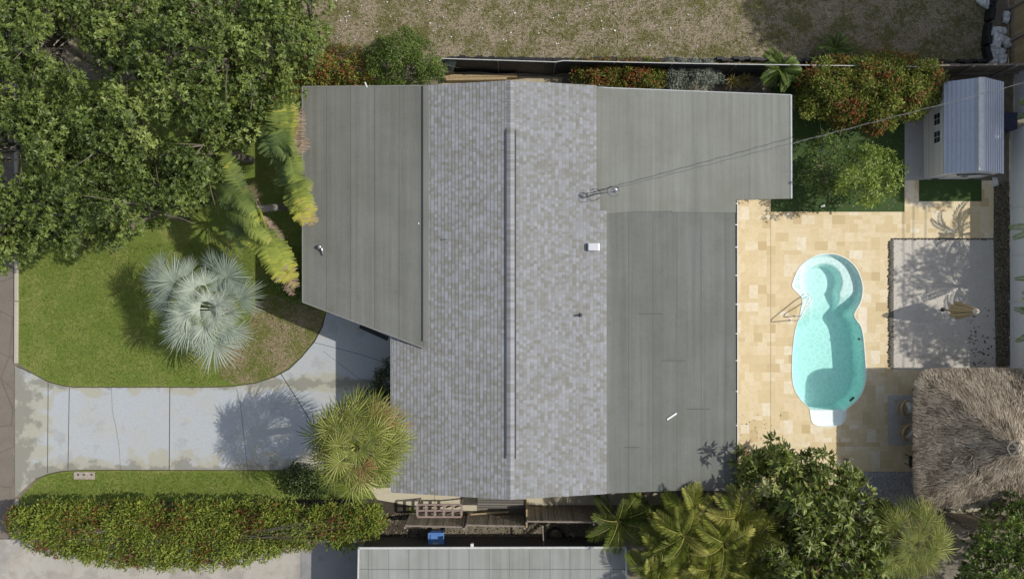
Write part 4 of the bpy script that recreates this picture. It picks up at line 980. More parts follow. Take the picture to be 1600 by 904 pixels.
# --- trees on the artificial lawn
shrub('small_tree', 'small bright green leafy tree on the artificial lawn', 'tree', [(1306,300),(1312,268),(1318,248),(1340,236),(1352,228),(1375,236),(1400,248),(1412,268),(1404,285),(1398,300),(1385,304),(1372,316),(1350,318),(1338,302),(1322,312),(1310,318)],
      95, 1.7, 3.5, .8, .24, 38, .17, .07, M_bright, tint=(.75, .15), tj=.15, k=14, r0=.06, stem='trunk', crown='crown', zj=.4, gaps=.5, base=P(1352,285,0))
shrub('small_tree', 'darker green thin-crowned tree between the house corner and the bright small tree', 'tree', [(1252,262),(1258,240),(1270,222),(1290,206),(1320,208),(1330,225),(1318,250),(1308,285),(1300,305),(1275,300),(1262,285)],
      60, 1.4, 2.7, .8, .26, 36, .13, .05, M_fern, tint=(.30, .15), tj=.15, k=14, r0=.05, stem='trunk', crown='crown', zj=.4, gaps=.6, base=P(1290,258,0))
# --- rubber tree at the bottom and dense tree at bottom right
RUB = [(1152,706),(1175,712),(1190,722),(1200,708),(1212,694),(1228,692),(1240,706),(1262,722),(1278,706),(1290,712),(1296,728),(1318,738),(1340,745),(1352,758),(1362,772),(1370,792),(1388,800),(1400,820),(1395,860),(1390,960),(1120,960),(1190,860),(1215,840),(1190,790),(1160,770),(1150,740)]
shrub('rubber_tree', 'large glossy dark-leaved tree overhanging the lower edge of the pool deck', 'tree', RUB, 270, 2.4, 4.7, .9, .36, 9, .34, .115, M_rubber, tint=(.62, .14), tj=.2, ros=7, up=.7, k=40, r0=.13, stem='trunk', crown='crown', zj=.5, gaps=.4, base=P(1270,800,0), layers=2, spread=.75)
shrub('dense_tree', 'dense mid green tree in the bottom right corner below the thatched hut', 'tree', [(1515,872),(1522,835),(1535,810),(1550,790),(1575,775),(1605,768),(1660,780),(1700,850),(1680,960),(1530,960),(1500,900)],
      300, 2.6, 4.6, 1.0, .34, 12, .15, .07, M_bright, tint=(.5, .2), tj=.16, ros=6, k=20, r0=.11, stem='trunk', crown='crown', zj=.3, base=P(1570,850,0), layers=2)
shrub('low_shrub', 'small green shrub under the yellow paddle leaves at the carport corner', 'shrub', [(430,430),(450,418),(468,430),(471,452),(462,472),(448,465),(432,450)], 45, .5, 1.3, .4, .2, 40, .15, .08, M_bright, tint=(.5, .15), k=6, base=P(455,445,0))
shrub('low_shrub', 'leafy shrub between the side lawn and the fan palm', 'shrub', [(436,742),(460,726),(490,730),(510,745),(520,770),(490,775),(455,765)], 60, .4, 1.0, .4, .2, 45, .13, .07, M_bush, tint=(.55, .15), k=6, base=P(480,750,0))
shrub('low_shrub', 'dark shrub against the porch wall behind the fan palm', 'shrub', [(585,590),(608,560),(609,610),(606,650),(575,640),(560,620)], 50, .4, 1.1, .4, .2, 40, .12, .05, M_bush, tint=(.4, .15), k=6, base=P(590,610,0))

# --- palms
class Strips:
    def __init__(s): s.v = []; s.f = []; s.t = []
    def strip(s, pts, ws, side, t, crease=0.0, up=None):
        n = len(s.v)
        for p, w_ in zip(pts, ws):
            if crease: s.v += [p-side*w_/2, p+up*(w_*crease), p+side*w_/2]
            else: s.v += [p-side*w_/2, p+side*w_/2]
            s.t += [t]*(3 if crease else 2)
        k = 3 if crease else 2
        for i in range(len(pts)-1):
            for j in range(k-1): s.f.append((n+i*k+j, n+i*k+j+1, n+(i+1)*k+j+1, n+(i+1)*k+j))
    def build(s, name, mat, parent):
        return np_mesh(name, np.array([tuple(q) for q in s.v]), np.array(s.f), np.clip(np.array(s.t), 0, 1), mat, parent)

WF = 1.0
def fan_leaf(S, hub, fwd, nrmv, R, nseg, spread, droop, t0, tj=.1, fuse=.45, tipj=.18, rn=random):
    fwd = fwd.normalized(); nrmv = (nrmv-fwd*nrmv.dot(fwd)).normalized(); sd = nrmv.cross(fwd)
    dth = spread/nseg
    for k in range(nseg):
        a = -spread/2+(k+.5)*dth+rn.gauss(0, dth*.12); d = fwd*math.cos(a)+sd*math.sin(a); s_ = nrmv.cross(d).normalized()
        L = R*(1-.22*abs(a)/(spread/2)+rn.gauss(0, tipj*.5)); cup = nrmv*(.10*R*math.cos(a))
        pts = []; 
        for q in (0.02, fuse*.6, fuse, .75, 1.0):
            p = hub+d*L*q+nrmv*(.08*L*math.sin(min(q*2, 1)*PI/2)); p = p-Vector((0, 0, 1))*droop*L*max(0, q-.3)**1.6*(1+rn.gauss(0, .15)); pts.append(p)
        wf = 2*math.tan(dth/2)*L*fuse*WF
        S.strip(pts, [wf*.06, wf*.6, wf*.98, wf*.72, .004], s_, t0+rn.gauss(0, tj)-.12*(k%2), .42, nrmv)  # alternate segments darkened in tint to paint fold shading

def fan_palm(name, label, base, crown, leaves_, mat, group=None, trunk_r=.14, hub_mat=None, petmat=None):
    """leaves_: list of (azimuth deg, elevation deg, petiole, radius, nseg, spread deg, droop, tint)"""
    root = empty(name, base, label, 'palm', group); rn = random.Random(int(abs(crown.x)*100))
    mb = MB(); n = 8; pts = [Vector(base).lerp(crown, i/n)+Vector((.04*math.sin(i*1.3), .03*math.cos(i), 0)) for i in range(n+1)]
    mb.tube(pts, [trunk_r*(1.25-.3*i/n+(.06 if i % 2 else 0)) for i in range(n+1)], 12); mb.build('trunk', M_palmtrunk, root)
    for (az, el, pet, R, nseg, spread, droop, t0) in leaves_:
        az = math.radians(az); el_ = math.radians(el); d = Vector((math.cos(az)*math.cos(el_), math.sin(az)*math.cos(el_), math.sin(el_)))
        hub = crown+d*pet-Vector((0, 0, 1))*pet*.10; mid = crown+d*pet*.5+Vector((0, 0, .04))
        f = Vector((math.cos(az), math.sin(az), math.sin(el_)*.55-.12)); up = Vector((-math.cos(az)*math.sin(el_)*.6, -math.sin(az)*math.sin(el_)*.6, 1))+Vector((rn.gauss(0, .12), rn.gauss(0, .12), 0))
        S = Strips(); fan_leaf(S, hub, f, up, R, nseg, math.radians(spread), droop, t0, rn=rn)
        S.strip([crown, mid, hub, hub+f.normalized()*R*.35+Vector((0,0,.02))], [.05, .035, .03, .012], up.cross(d).normalized(), min(1, t0+.2), .3, up.normalized())
        S.build('frond', mat, root)
    return root
WF = .86
# silver fan palm; fronds set one by one
bc = P(345, 482, 2.5); rn = random.Random(2); LV = []
def toward(crown, px, py, z, R, nseg, spread, droop, t0):
    h = P(px, py, z); d = h-crown; return (math.degrees(math.atan2(d.y, d.x)), math.degrees(math.atan2(d.z, math.hypot(d.x, d.y))), d.length, R, nseg, spread, droop, t0)
for a in ((262,462,2.5,1.0,34,215,.20,.5),(270,440,3.0,1.15,36,200,.15,.62),(245,440,2.7,.85,30,150,.2,.6),(352,432,2.4,1.1,36,290,.16,.40),(372,468,2.3,1.1,34,190,.22,.48),
          (366,518,2.0,.85,28,230,.25,.55),(334,535,2.2,1.25,38,320,.22,.7),(298,505,3.0,1.2,36,210,.2,.75),(285,512,2.6,1.1,32,180,.28,.66),(318,510,3.1,.85,32,230,.3,.8),
          (300,452,3.4,.8,30,170,.12,.85),(322,470,3.5,.6,26,180,.1,.95),(345,500,3.2,.6,26,170,.25,.85),(300,470,3.2,1.0,32,180,.2,.72),(262,478,2.2,.95,30,190,.3,.4),(330,415,2.0,.75,28,200,.25,.3),(318,445,3.3,.7,26,160,.15,.8),(330,486,3.1,.75,28,220,.3,.7),(352,462,3.1,.75,28,210,.2,.62),(310,482,3.4,.7,28,200,.25,.9),(290,492,3.2,.95,32,190,.25,.78),(340,455,2.8,.8,28,200,.2,.5),(352,512,2.8,.8,28,210,.3,.6),(250,420,2.4,.8,28,170,.2,.45),(336,476,3.5,.55,26,260,.1,1.0),(332,498,3.4,.6,26,240,.2,.9),(345,470,3.3,.6,26,240,.15,.75),(356,488,3.1,.65,26,230,.25,.7),(318,525,2.7,.9,30,200,.35,.7),(292,428,2.6,.8,28,160,.15,.62)):
    LV.append(toward(bc, a[0], a[1], a[2]+.55, a[3]*1.1, *a[4:-1], a[-1]-.10))
fan_palm('silver_fan_palm', 'silver-grey fan palm standing on the bright front lawn', P(352,484,0), bc, LV, M_bism, trunk_r=.2)
mb = MB(); 
# fan palm by the house corner
WF = .58
sc0 = P(559, 696, 5.6); LV = []; rn = random.Random(9)
for ring_, (n_, el, pet, R, dr) in enumerate(((5, 62, .6, .65, .30), (9, 42, 1.0, .8, .45), (13, 20, 1.3, .85, .55), (16, 0, 1.45, .9, .7), (15, -22, 1.35, .9, .9), (9, -48, 1.2, .8, 1.0))):
    for k in range(n_):
        az = 360*k/n_+ring_*17+rn.gauss(0, 6); LV.append((az, el+rn.gauss(0, 7), pet*rn.uniform(.85, 1.1), R*rn.uniform(.9, 1.1), 24, 290, dr*rn.uniform(.8, 1.2), (.62 if ring_ < 4 else .40 if ring_ < 5 else .08)+rn.gauss(0, .15) if rn.random() > .06 else .08))
fan_palm('fan_palm', 'tall yellow-green fan palm between the driveway and the corner of the shingled roof', P(597, 656, 0), sc0, LV, M_sabal, trunk_r=.15)
sc1 = P(1425, 846, 3.6); LV = []; rn = random.Random(19)
for ring_, (n_, el, pet, R, dr) in enumerate(((4, 62, .6, .6, .3), (8, 40, .9, .7, .45), (11, 15, 1.15, .75, .6), (13, -10, 1.2, .8, .8))):
    for k in range(n_):
        az = 360*k/n_+ring_*23+rn.gauss(0, 6); LV.append((az, el+rn.gauss(0, 7), pet*rn.uniform(.85, 1.1), R*rn.uniform(.9, 1.1), 24, 290, dr*rn.uniform(.8, 1.2), .60+rn.gauss(0, .14) if rn.random() > .05 else .08))
fan_palm('fan_palm', 'green fan palm at the bottom edge between the glossy dark tree and the hut', P(1400, 840, 0), sc1, LV, M_sabal, trunk_r=.14)

def feather_frond(acc, base, az, el, L, arch, t0, leaf=.42, n=30, rn=random, vee=.5):
    d = Vector((math.cos(az), math.sin(az), 0)); sd = Vector((-d.y, d.x, 0)); pts = []; e = el; p = Vector(base); st = L/14
    bend = rn.gauss(0, .02)
    for i in range(15):
        pts.append(p.copy()); dd = d*math.cos(e)+Vector((0, 0, math.sin(e))); p = p+dd*st; e -= arch/14; d = (d+sd*bend).normalized(); sd = Vector((-d.y, d.x, 0))
    for i in range(n):
        t = .16+.84*i/(n-1); f = t*14; k = min(13, int(f)); q = pts[k].lerp(pts[k+1], f-k); tg = (pts[k+1]-pts[k]).normalized(); s_ = Vector((-tg.y, tg.x, 0)).normalized(); up = s_.cross(tg)*-1
        if up.z < 0: up = -up
        ll = leaf*(math.sin(PI*(.12+.80*t))**.7)
        for sg in (-1, 1):
            a = tg*(.55+.5*t)+s_*sg+up*vee+Vector((rn.gauss(0, .06), rn.gauss(0, .06), rn.gauss(0, .06))); acc['B'].append(q); acc['D'].append(a.normalized()); acc['N'].append(up); acc['L'].append(ll*rn.uniform(.9, 1.1)); acc['W'].append(.034); acc['t'].append(t0+rn.gauss(0, .08)+.22*t)
    return pts
def feather_palm(name, label, stems, mat, group=None, nf=11, L=1.7, t0=.55, seed=1, leaf=.44, cat='palm', nleaf=30):
    rn = random.Random(seed); c0 = Vector(stems[0]); kk = .93 if c0.x < 22 else 1.0; root = empty(name, (c0.x*kk, c0.y*kk, 0), label, cat, group)
    for j, s_ in enumerate(stems):
        s_ = Vector(s_); g = Vector((c0.x*kk+rn.gauss(0, .2), c0.y*kk+rn.gauss(0, .2), 0)); mb = MB(); mb.tube([g, g.lerp(s_, .5)+Vector((0, 0, .15)), s_], [.06, .05, .04], 8); mb.build('stem', M_palmtrunk, root)
        for k in range(nf):
            az = 2*PI*k/nf+rn.gauss(0, .25)+j; el = rn.uniform(.35, 1.25); acc = dict(B=[], D=[], N=[], L=[], W=[], t=[])
            lf = L*rn.uniform(.8, 1.15); tt_ = t0+rn.gauss(0, .16)
            pts = feather_frond(acc, s_, az, el, lf, rn.uniform(1.1, 1.9), tt_, leaf*lf/L, nleaf, rn)
            A = {k_: np.array([tuple(q) if hasattr(q, 'x') else q for q in v]) for k_, v in acc.items()}
            fr_ = leaves('frond', A['B'], A['D'], A['N'], A['L'], A['W']*1.0, A['t'], mat, root, droop=.22)
            mb = MB(); mb.tube(pts, [.018-.0009*i for i in range(15)], 5, t=.95); mb.build('midrib', mat, fr_)
    return root
G = 'feather palms along the side fence'
feather_palm('feather_palm', 'yellow-green feather palm with fronds reaching over the corner of the dark roof', [P(1082,800,3.2), P(1068,836,3.7), P(1100,842,3.0)], M_areca, G, 15, 1.45, .58, 3)
feather_palm('feather_palm', 'yellow-green feather palm touching the glossy dark tree', [P(1150,806,3.4), P(1130,846,3.7), P(1172,836,3.2)], M_areca, G, 15, 1.45, .62, 4)
feather_palm('feather_palm', 'feather palm at the bottom edge nearest the glossy dark tree', [P(1110,885,3.4), P(1168,885,3.0), P(1085,860,2.6)], M_areca, G, 15, 1.4, .52, 5)
feather_palm('feather_palm', 'feather palm at the bottom edge beside the corner of the pale neighbour roof', [P(1035,862,3.2), P(1015,900,3.3), P(1045,835,2.7)], M_areca, G, 15, 1.35, .45, 6)
feather_palm('feather_palm', 'darker green feather palm in the shade, leftmost over the side fence', [P(965,812,2.3)], M_areca, G, 12, 1.5, .22, 7)
feather_palm('feather_palm', 'darker green feather palm close to the house, right of the leftmost palm', [P(1015,800,2.0)], M_areca, G, 11, 1.3, .28, 8)
feather_palm('fern_palm', 'small bright green feathery palm north of the pale flat roof', [P(1218,108,1.6)], M_fern, None, 26, .95, .5, 9, leaf=.26, nleaf=34)
feather_palm('fern_palm', 'wispy green fern-like plant on the shaded lot beyond the screen fence', [P(1303,78,.6)], M_fern, None, 14, .8, .3, 10, leaf=.25, nleaf=26)
for i, (px, py, z, L_) in enumerate(((1630,178,2.3,1.5),(1632,352,2.3,1.7),(1634,438,2.4,1.8),(1632,500,2.4,1.7))):
    feather_palm('feather_palm', ['palm with yellow-green fronds poking over the fence behind the shed', 'palm frond tips over the white fence, uppermost of the three beside the sand pit', 'palm frond tips over the white fence, middle of the three beside the sand pit', 'palm frond tips over the white fence, lowest of the three beside the sand pit'][i], [P(px+4, py, z)], M_fern, 'palms beyond the right fence', 14, L_, .62, 20+i, leaf=.3)

# spiky yellow plants
for i, (px, py) in enumerate(((1143,128),(1163,126))):
    root = empty('spiky_plant', P(px, py, 0), ['yellow spiky rosette plant, the one nearer the silvery bushes', 'yellow spiky rosette plant, the one nearer the feathery palm'][i], 'plant', 'yellow spiky plants'); S = Strips(); rn = random.Random(i)
    for k in range(90):
        az = rn.uniform(0, 2*PI); el = rn.uniform(.1, 1.4); d = Vector((math.cos(az)*math.cos(el), math.sin(az)*math.cos(el), math.sin(el))); L_ = rn.uniform(.4, .62); b0 = P(px, py, .45)+Vector((0, 0, rn.uniform(-.15, .1)))
        S.strip([b0, b0+d*L_*.6, b0+d*L_-Vector((0, 0, .12))], [.03, .028, .004], Vector((-d.y, d.x, 0)).normalized(), rn.uniform(.1, 1), .2, Vector((0, 0, 1)))
    S.build('blades', M_spiky, root); mb = MB(); mb.tube([P(px, py, 0), P(px, py, .5)], .04, 8); mb.build('stem', M_trunk, root)

# paddle-leaved palms
def paddle(root, a, b, wd, t0, t1, tear=.3, rn=random, arch=.5, pet=.38, dead=False, side=None):
    S = Strips(); a = Vector(a); b = Vector(b); n = 26; pts = []
    for i in range(n+1):
        t = i/n; p = a.lerp(b, t); p.z += arch*4*t*(1-t)*.6; pts.append(p)
    if side is None: side = (b-a).cross(Vector((0, 0, 1))).normalized()
    up = side.cross((b-a).normalized())
    if up.z < 0: up = -up
    S.strip(pts[::2], [.07-.055*i/(n//2) for i in range(n//2+1)], side, t0 if dead else (t0+t1)/2-.08, .3, up)
    L = (b-a).length*(1-pet)
    for i in range(int(n*pet), n):
        for h in (0, .5):
            t = (i+h-n*pet)/(n*(1-pet)); p = pts[i].lerp(pts[min(n, i+1)], h); tg = (pts[min(n, i+1)]-pts[i]).normalized(); prof = wd*max(.12, math.sin(PI*min(.97, .10+.86*t))**.55); st = L/(n*(1-pet))*.5
            for sg in (-1, 1):
                dd = (side*sg+tg*.35+up*(.22 if not dead else rn.gauss(0, .4))).normalized(); tip_d = rn.random() < tear
                l_ = prof*rn.uniform(.88, 1.06)*(rn.uniform(.75, 1) if tip_d else 1); dr = rn.uniform(.2, .6) if tip_d else .22
                ps = [p, p+dd*l_*.5-Vector((0, 0, dr*.15*l_)), p+dd*l_-Vector((0, 0, dr*l_))]
                c = t0+(t1-t0)*t+rn.gauss(0, .06) - (.25 if t > .8 and rn.random() < .3 else 0)
                S.strip(ps, [st*1.1, st*(.98 if not tip_d else .7), st*(.72 if not tip_d else .25)], tg, c)
    return S.build('leaf', M_banana, root)
def paddle_palm(label, base, heart, lv, seed, mids=()):
    root = empty('paddle_palm', base, label, 'palm', 'paddle-leaved palms beside the carport'); rn = random.Random(seed); heart = Vector(heart)
    mb = MB(); b0 = Vector(base); mb.tube([b0, b0.lerp(heart, .5), heart-Vector((0, 0, .1))], [.17, .15, .16], 12); mb.build('trunk', plain('ringed_trunk', (0.26,0.24,0.22), .9, var=.3, scale=10), root)
    for (px, py, z, wd, t0, t1, arch, dead) in lv:
        e = P(px, py, z); s0 = heart+Vector((rn.gauss(0, .08), rn.gauss(0, .08), 0)); paddle(root, s0, e, wd*1.28, t0 if dead else min(1, t0+.10), t1 if dead else t1+.12, rn=rn, arch=arch, dead=dead, tear=.6)
    for (a, b, wd, t0, t1) in mids: paddle(root, P(*a), P(*b), wd, t0, t1, tear=.35, rn=rn, arch=.35, pet=.04)
    return root
paddle_palm('tall paddle-leaved palm leaning over the left edge of the carport roof, upper of the two', P(497,262,0), P(458,256,3.6),
    [(423,112,4.0,.40,.85,.12,.7,0),(440,113,4.4,.42,.75,.3,.8,0),(446,120,4.9,.34,.7,.42,.6,0),(412,170,4.2,.42,.95,.85,.7,0),(402,200,3.9,.5,1.0,.95,.6,0),(432,165,5.3,.42,.8,.6,.6,0),(415,215,4.9,.5,.98,.85,.6,0),(430,205,5.4,.42,.95,.8,.5,0),
     (468,195,3.6,.32,.12,.1,.5,1),(478,215,3.4,.3,.15,.05,.5,1),(470,170,3.2,.3,.1,.15,.4,1),(490,352,4.0,.36,.7,.1,.7,0),(480,330,4.6,.42,.75,.42,.8,0),(472,318,5.0,.40,.85,.5,.6,0),(465,300,5.4,.38,.85,.7,.5,0),(446,290,4.4,.4,.95,.85,.5,0),(488,345,3.6,.3,.2,.05,.6,1),(452,228,5.4,.34,.9,.8,.3,0),(428,150,4.8,.36,.85,.3,.6,0),(437,140,4.0,.34,.6,.1,.6,0),(408,190,4.6,.42,.95,.75,.6,0),(455,160,4.6,.3,.5,.2,.5,0),(482,300,4.2,.34,.7,.5,.5,0),(476,352,4.4,.36,.7,.2,.6,0),(440,255,5.0,.4,.95,.8,.3,0),(425,240,4.3,.42,.95,.85,.4,0),(462,330,4.6,.36,.8,.5,.6,0),(442,190,5.2,.36,.85,.6,.5,0)], 3,
    [((410,168,4.2),(440,228,4.8),.42,.95,.85),((424,222,4.9),(462,252,4.6),.4,.98,.8),((440,200,4.8),(472,268,4.4),.36,.85,.7),((452,245,5.0),(472,305,4.8),.38,.9,.6),((432,240,4.2),(460,285,4.2),.4,.98,.9)])
paddle_palm('shorter paddle-leaved palm between the silver palm and the carport, lower of the two', P(446,323,0), P(405,326,3.3),
    [(347,232,3.9,.34,.85,.65,.5,0),(340,285,3.8,.42,.98,.9,.5,0),(345,305,4.3,.42,1.0,.92,.4,0),(358,372,3.7,.30,.95,.8,.4,0),(372,345,4.2,.42,.95,.8,.4,0),(380,300,4.5,.35,.9,.8,.3,0),(457,425,3.6,.42,.78,.28,.7,0),(448,430,3.2,.4,.6,.15,.6,0),(414,398,4.0,.40,.75,.45,.6,0),(425,412,4.2,.42,.8,.42,.6,0),
     (392,285,3.0,.26,.08,.08,.4,1),(400,300,3.2,.28,.1,.15,.3,1),(432,362,2.9,.2,.15,.1,.4,1),(442,376,3.0,.22,.12,.05,.4,1),(362,345,4.0,.34,.9,.75,.4,0),(462,450,3.2,.38,.7,.12,.6,0),(440,440,3.6,.4,.75,.3,.6,0),(355,255,4.3,.36,.85,.6,.5,0),(370,400,3.4,.3,.85,.6,.5,0),(400,372,4.4,.36,.85,.6,.4,0),(366,325,4.5,.36,.95,.8,.3,0),(386,385,4.0,.32,.9,.5,.4,0),(352,330,3.9,.36,.9,.8,.4,0),(458,462,2.8,.3,.3,.05,.5,1)], 5,
    [((343,288,4.1),(378,320,4.6),.42,.98,.9),((358,332,4.3),(406,348,4.7),.4,.9,.75),((366,300,4.6),(398,338,4.8),.34,.9,.8),((378,345,4.5),(422,378,4.4),.36,.85,.6)])

# --- tall trees beyond the right edge; their shade falls into the picture
def shade_tree(label, px, py, z, R, n, per, L, mat, rz=1.6, gap=.0, r=.55):
    c0 = P(px, py, 0); cc = []
    while len(cc) < n:
        u = RNG.normal(size=3); u /= np.linalg.norm(u); q = RNG.uniform(.35, 1)**.5; cc.append((c0.x+u[0]*R*q, c0.y+u[1]*R*q, z+u[2]*rz*q))
    cc = np.array(cc); root = empty('tall_tree', c0, label, 'tree', 'tall trees beyond the right edge')
    B, D, Nn, L_, W_, t = clump_leaves(cc, r, per, L, L*.45, RNG.normal(.5, .12, n), .15, .5)
    leaves('crown', B, D, Nn, L_, W_, t, mat, root); limbs('trunk', c0, cc, root, .25, 14)
shade_tree('tall broad tree beyond the top right corner, nearest the lot', 1760, -95, 12.0, 5.0, 240, 90, .34, M_oak, 2.4, r=.75)
shade_tree('tall broad tree beyond the top right corner, further away', 2010, -90, 15.0, 5.0, 170, 90, .36, M_oak, 2.2, r=.75)
shade_tree('tall broad tree beyond the tan fence', 1730, 30, 6.8, 2.0, 50, 90, .26, M_oak, 1.3)
shade_tree('tall tree beyond the fence behind the shed', 1742, 190, 8.4, 2.8, 190, 100, .26, M_oak, 1.5)
shade_tree('tall open tree beyond the white fence beside the sand pit', 1790, 450, 8.6, 2.9, 60, 80, .24, M_oak, 1.5, r=.5)
shade_tree('tall open tree beyond the white fence further down', 1830, 540, 8.6, 2.6, 42, 80, .24, M_oak, 1.5, r=.45)

# =================================================================== FURNITURE AND SMALL THINGS
# closed parasol
par = empty('parasol', P(1473,483.5,0), 'closed tan parasol on a dark pole standing in the shaded sand pit', 'parasol')
pb = P(1473,483.5,0.012); pt = Vector((pb.x+.0, pb.y, 2.68))
mb = MB(); mb.tube([pb, pt], .024, 10); mb.lathe(pb, [(.1,0),(.1,.02),(.035,.08)], 14); mb.build('pole', M_trim, par)
mb = MB(); n = 32; prof = [(.30,1.02),(.31,1.1),(.28,1.5),(.2,2.0),(.12,2.4),(.05,2.6)]; V = []
for r_, z in prof:
    for j in range(n):
        a = 2*PI*j/n; q = r_*(1+.28*math.cos(8*a)); V.append(pb+Vector((q*math.cos(a), q*math.sin(a), z)))
mb.add(V, [(i*n+j, i*n+(j+1) % n, (i+1)*n+(j+1) % n, (i+1)*n+j) for i in range(len(prof)-1) for j in range(n)]); mb.build('canopy', plain('tan_canvas', (0.42,0.31,0.17), .8, var=.12), par, smooth=True)
mb = MB(); mb.lathe(pb, [(.1,2.5),(.13,2.55),(.10,2.66),(.03,2.7),(.02,2.8)], 12); mb.build('cap', plain('pale_cap', (0.6,0.52,0.4), .6), par, smooth=True)
for k in range(4):
    a = k*PI/2+.5; mb = MB(); mb.tube([pb+Vector((.1*math.cos(a),.1*math.sin(a),2.45)), pb+Vector((.3*math.cos(a),.3*math.sin(a),1.3))], .012, 6); mb.build('rib', M_trim, par)
# pavement mats and tub chairs
M_mat = plain('grey_mat', (0.46,0.44,0.41), .9, var=.08)
for i, (a, b) in enumerate(((616.5,655.5),(656.5,694.5))):
    mb = MB(); mb.prism(pxpoly([(1386.5,a),(1440,a),(1440,b),(1386.5,b)]), .027, .045); tag(mb.build('outdoor_mat', M_mat, bevel=.005), ['pale grey square mat under the upper tub chair', 'pale grey square mat under the lower tub chair'][i], 'mat', 'grey mats beside the hut')
M_wick = plain('brown_wicker', (0.36,0.27,0.16), .7, var=.4, scale=30); M_cush = plain('cream_cushion', (0.76,0.73,0.66), .85, var=.06); M_cush2 = plain('tan_cushion', (0.45,0.34,0.22), .85, var=.08)
def tub_chair(label, px, py, rot):
    c = P(px, py, .045); root = empty('tub_chair', c, label, 'chair', 'wicker tub chairs beside the hut'); root.rotation_euler.z = 0
    R = lambda x, y, z: c+Vector((x*math.cos(rot)-y*math.sin(rot), x*math.sin(rot)+y*math.cos(rot), z))
    mb = MB(); pts = [R(.02-.36*math.cos(a)*1.0+.06, .36*math.sin(a), .60+.14*math.cos(a)) for a in np.linspace(-1.75, 1.75, 15)]
    mb.tube(pts, .05, 8)
    for a in np.linspace(-1.7, 1.7, 15): mb.tube([R(.08-.34*math.cos(a), .34*math.sin(a), .28), R(.08-.36*math.cos(a), .36*math.sin(a), .58+.14*math.cos(a))], .014, 5)
    mb.build('back_shell', M_wick, root)
    mb = MB(); mb.lathe(R(.08,0,0), [(.33,.26),(.34,.32),(.32,.34)], 20); mb.build('seat_frame', M_wick, root)
    mb = MB(); mb.lathe(R(.12,0,0), [(.24,.34),(.29,.37),(.29,.43),(.24,.46)], 20); mb.build('seat_cushion', M_cush, root, smooth=True)
    mb = MB(); mb.tube([R(.08-.24*math.cos(a), .26*math.sin(a), .58) for a in np.linspace(-.95, .95, 9)], [.05,.08,.095,.1,.1,.1,.095,.08,.05], 10); mb.build('back_cushion', M_cush2, root, smooth=True)
    mb = MB(); mb.tube([R(.10, -.24, .50), R(.15, 0, .60), R(.10, .24, .50)], [.07,.11,.07], 10); mb.build('throw_pillow', M_cush, root, smooth=True)
    for sx in (-.2, .32):
        for sy in (-.27, .27):
            mb = MB(); mb.tube([R(sx*1.15, sy*1.15, 0), R(sx, sy, .3)], .018, 8); mb.build('leg', M_wick, root)
tub_chair('brown wicker tub chair with cream cushions facing the hut, upper of the two', 1406, 635, .05)
tub_chair('brown wicker tub chair with cream cushions turned toward the lower right, lower of the two', 1409, 671, -.5)
c = P(1420,716,.03); root = empty('folding_chair', c, 'black folding chair half hidden under the thatch below the tub chairs', 'chair')
mb = MB(); mb.box(c.x-.2, c.x+.25, c.y-.22, c.y+.22, .42, .45); mb.build('seat', M_black, root)
mb = MB(); mb.bar(c+Vector((-.2,-.2,.45)), c+Vector((-.36,-.2,.9)), .04,.04); mb.bar(c+Vector((-.2,.2,.45)), c+Vector((-.36,.2,.9)), .04,.04); mb.bar(c+Vector((-.33,-.22,.8)), c+Vector((-.33,.22,.8)), .03,.16); mb.build('backrest', M_black, root)
for sx in (-.18, .2):
    for sy in (-.2, .2): mb = MB(); mb.bar(c+Vector((sx,sy,-.005)), c+Vector((sx,sy,.42)), .03, .03); mb.build('leg', M_black, root)
c = P(1318,716.5,.026); mb = MB(); mb.bar(c, c+Vector((.22,-.02,.0)), .1, .05); tag(mb.build('pool_toy', plain('grey_rubber', (.16,.16,.17), .6), bevel=.02), 'small dark object on the shaded deck below the pool step, left of its pale twin', 'toy')
c = P(1328,716.5,.026); mb = MB(); mb.bar(c+Vector((0,.04,0)), c+Vector((.16,-.05,.0)), .08, .05); tag(mb.build('pool_toy', M_white, bevel=.02), 'small white object on the shaded deck below the pool step', 'toy')
c = P(1282,323,.036); mb = MB(); mb.bar(c, c+Vector((.2,.06,0)), .09, .08); tag(mb.build('toy_bone', M_white, bevel=.03), 'small white toy lying on the artificial lawn under the trees', 'toy')
# edging stones
me = bpy.data.meshes.new('edging_stone'); import bmesh
bm = bmesh.new(); bmesh.ops.create_icosphere(bm, subdivisions=2, radius=1)
rn = random.Random(3)
for v in bm.verts: v.co *= rn.uniform(.85, 1.12)
bm.to_mesh(me); bm.free(); me.materials.append(M_stone)
k = 0; spots = []
y = 378.0
while y < 574: spots.append((1391.5+rn.uniform(-1,1), y, rn.uniform(.10,.15), rn.uniform(.06,.085))); y += rn.uniform(3.6, 4.6)
x = 1394.0
while x < 1552: spots.append((x, 373.5+rn.uniform(-.6,.6), .07, .045)); x += rn.uniform(4.5, 6.5)
for px, py, a, b in spots:
    o = bpy.data.objects.new('edging_stone', me); C.objects.link(o); o.location = P(px, py, .03); o.scale = (a, b, .07) if py > 375 else (b*1.6, .04, .05); o.rotation_euler = (0, 0, rn.uniform(-.4, .4))
    tag(o, 'dark rough stone in the long row along the left side of the sand pit' if py > 375 else 'tiny dark stone in the thin row along the top side of the sand pit', 'stone', 'stones edging the left side of the sand pit' if py > 375 else 'stones edging the top of the sand pit')
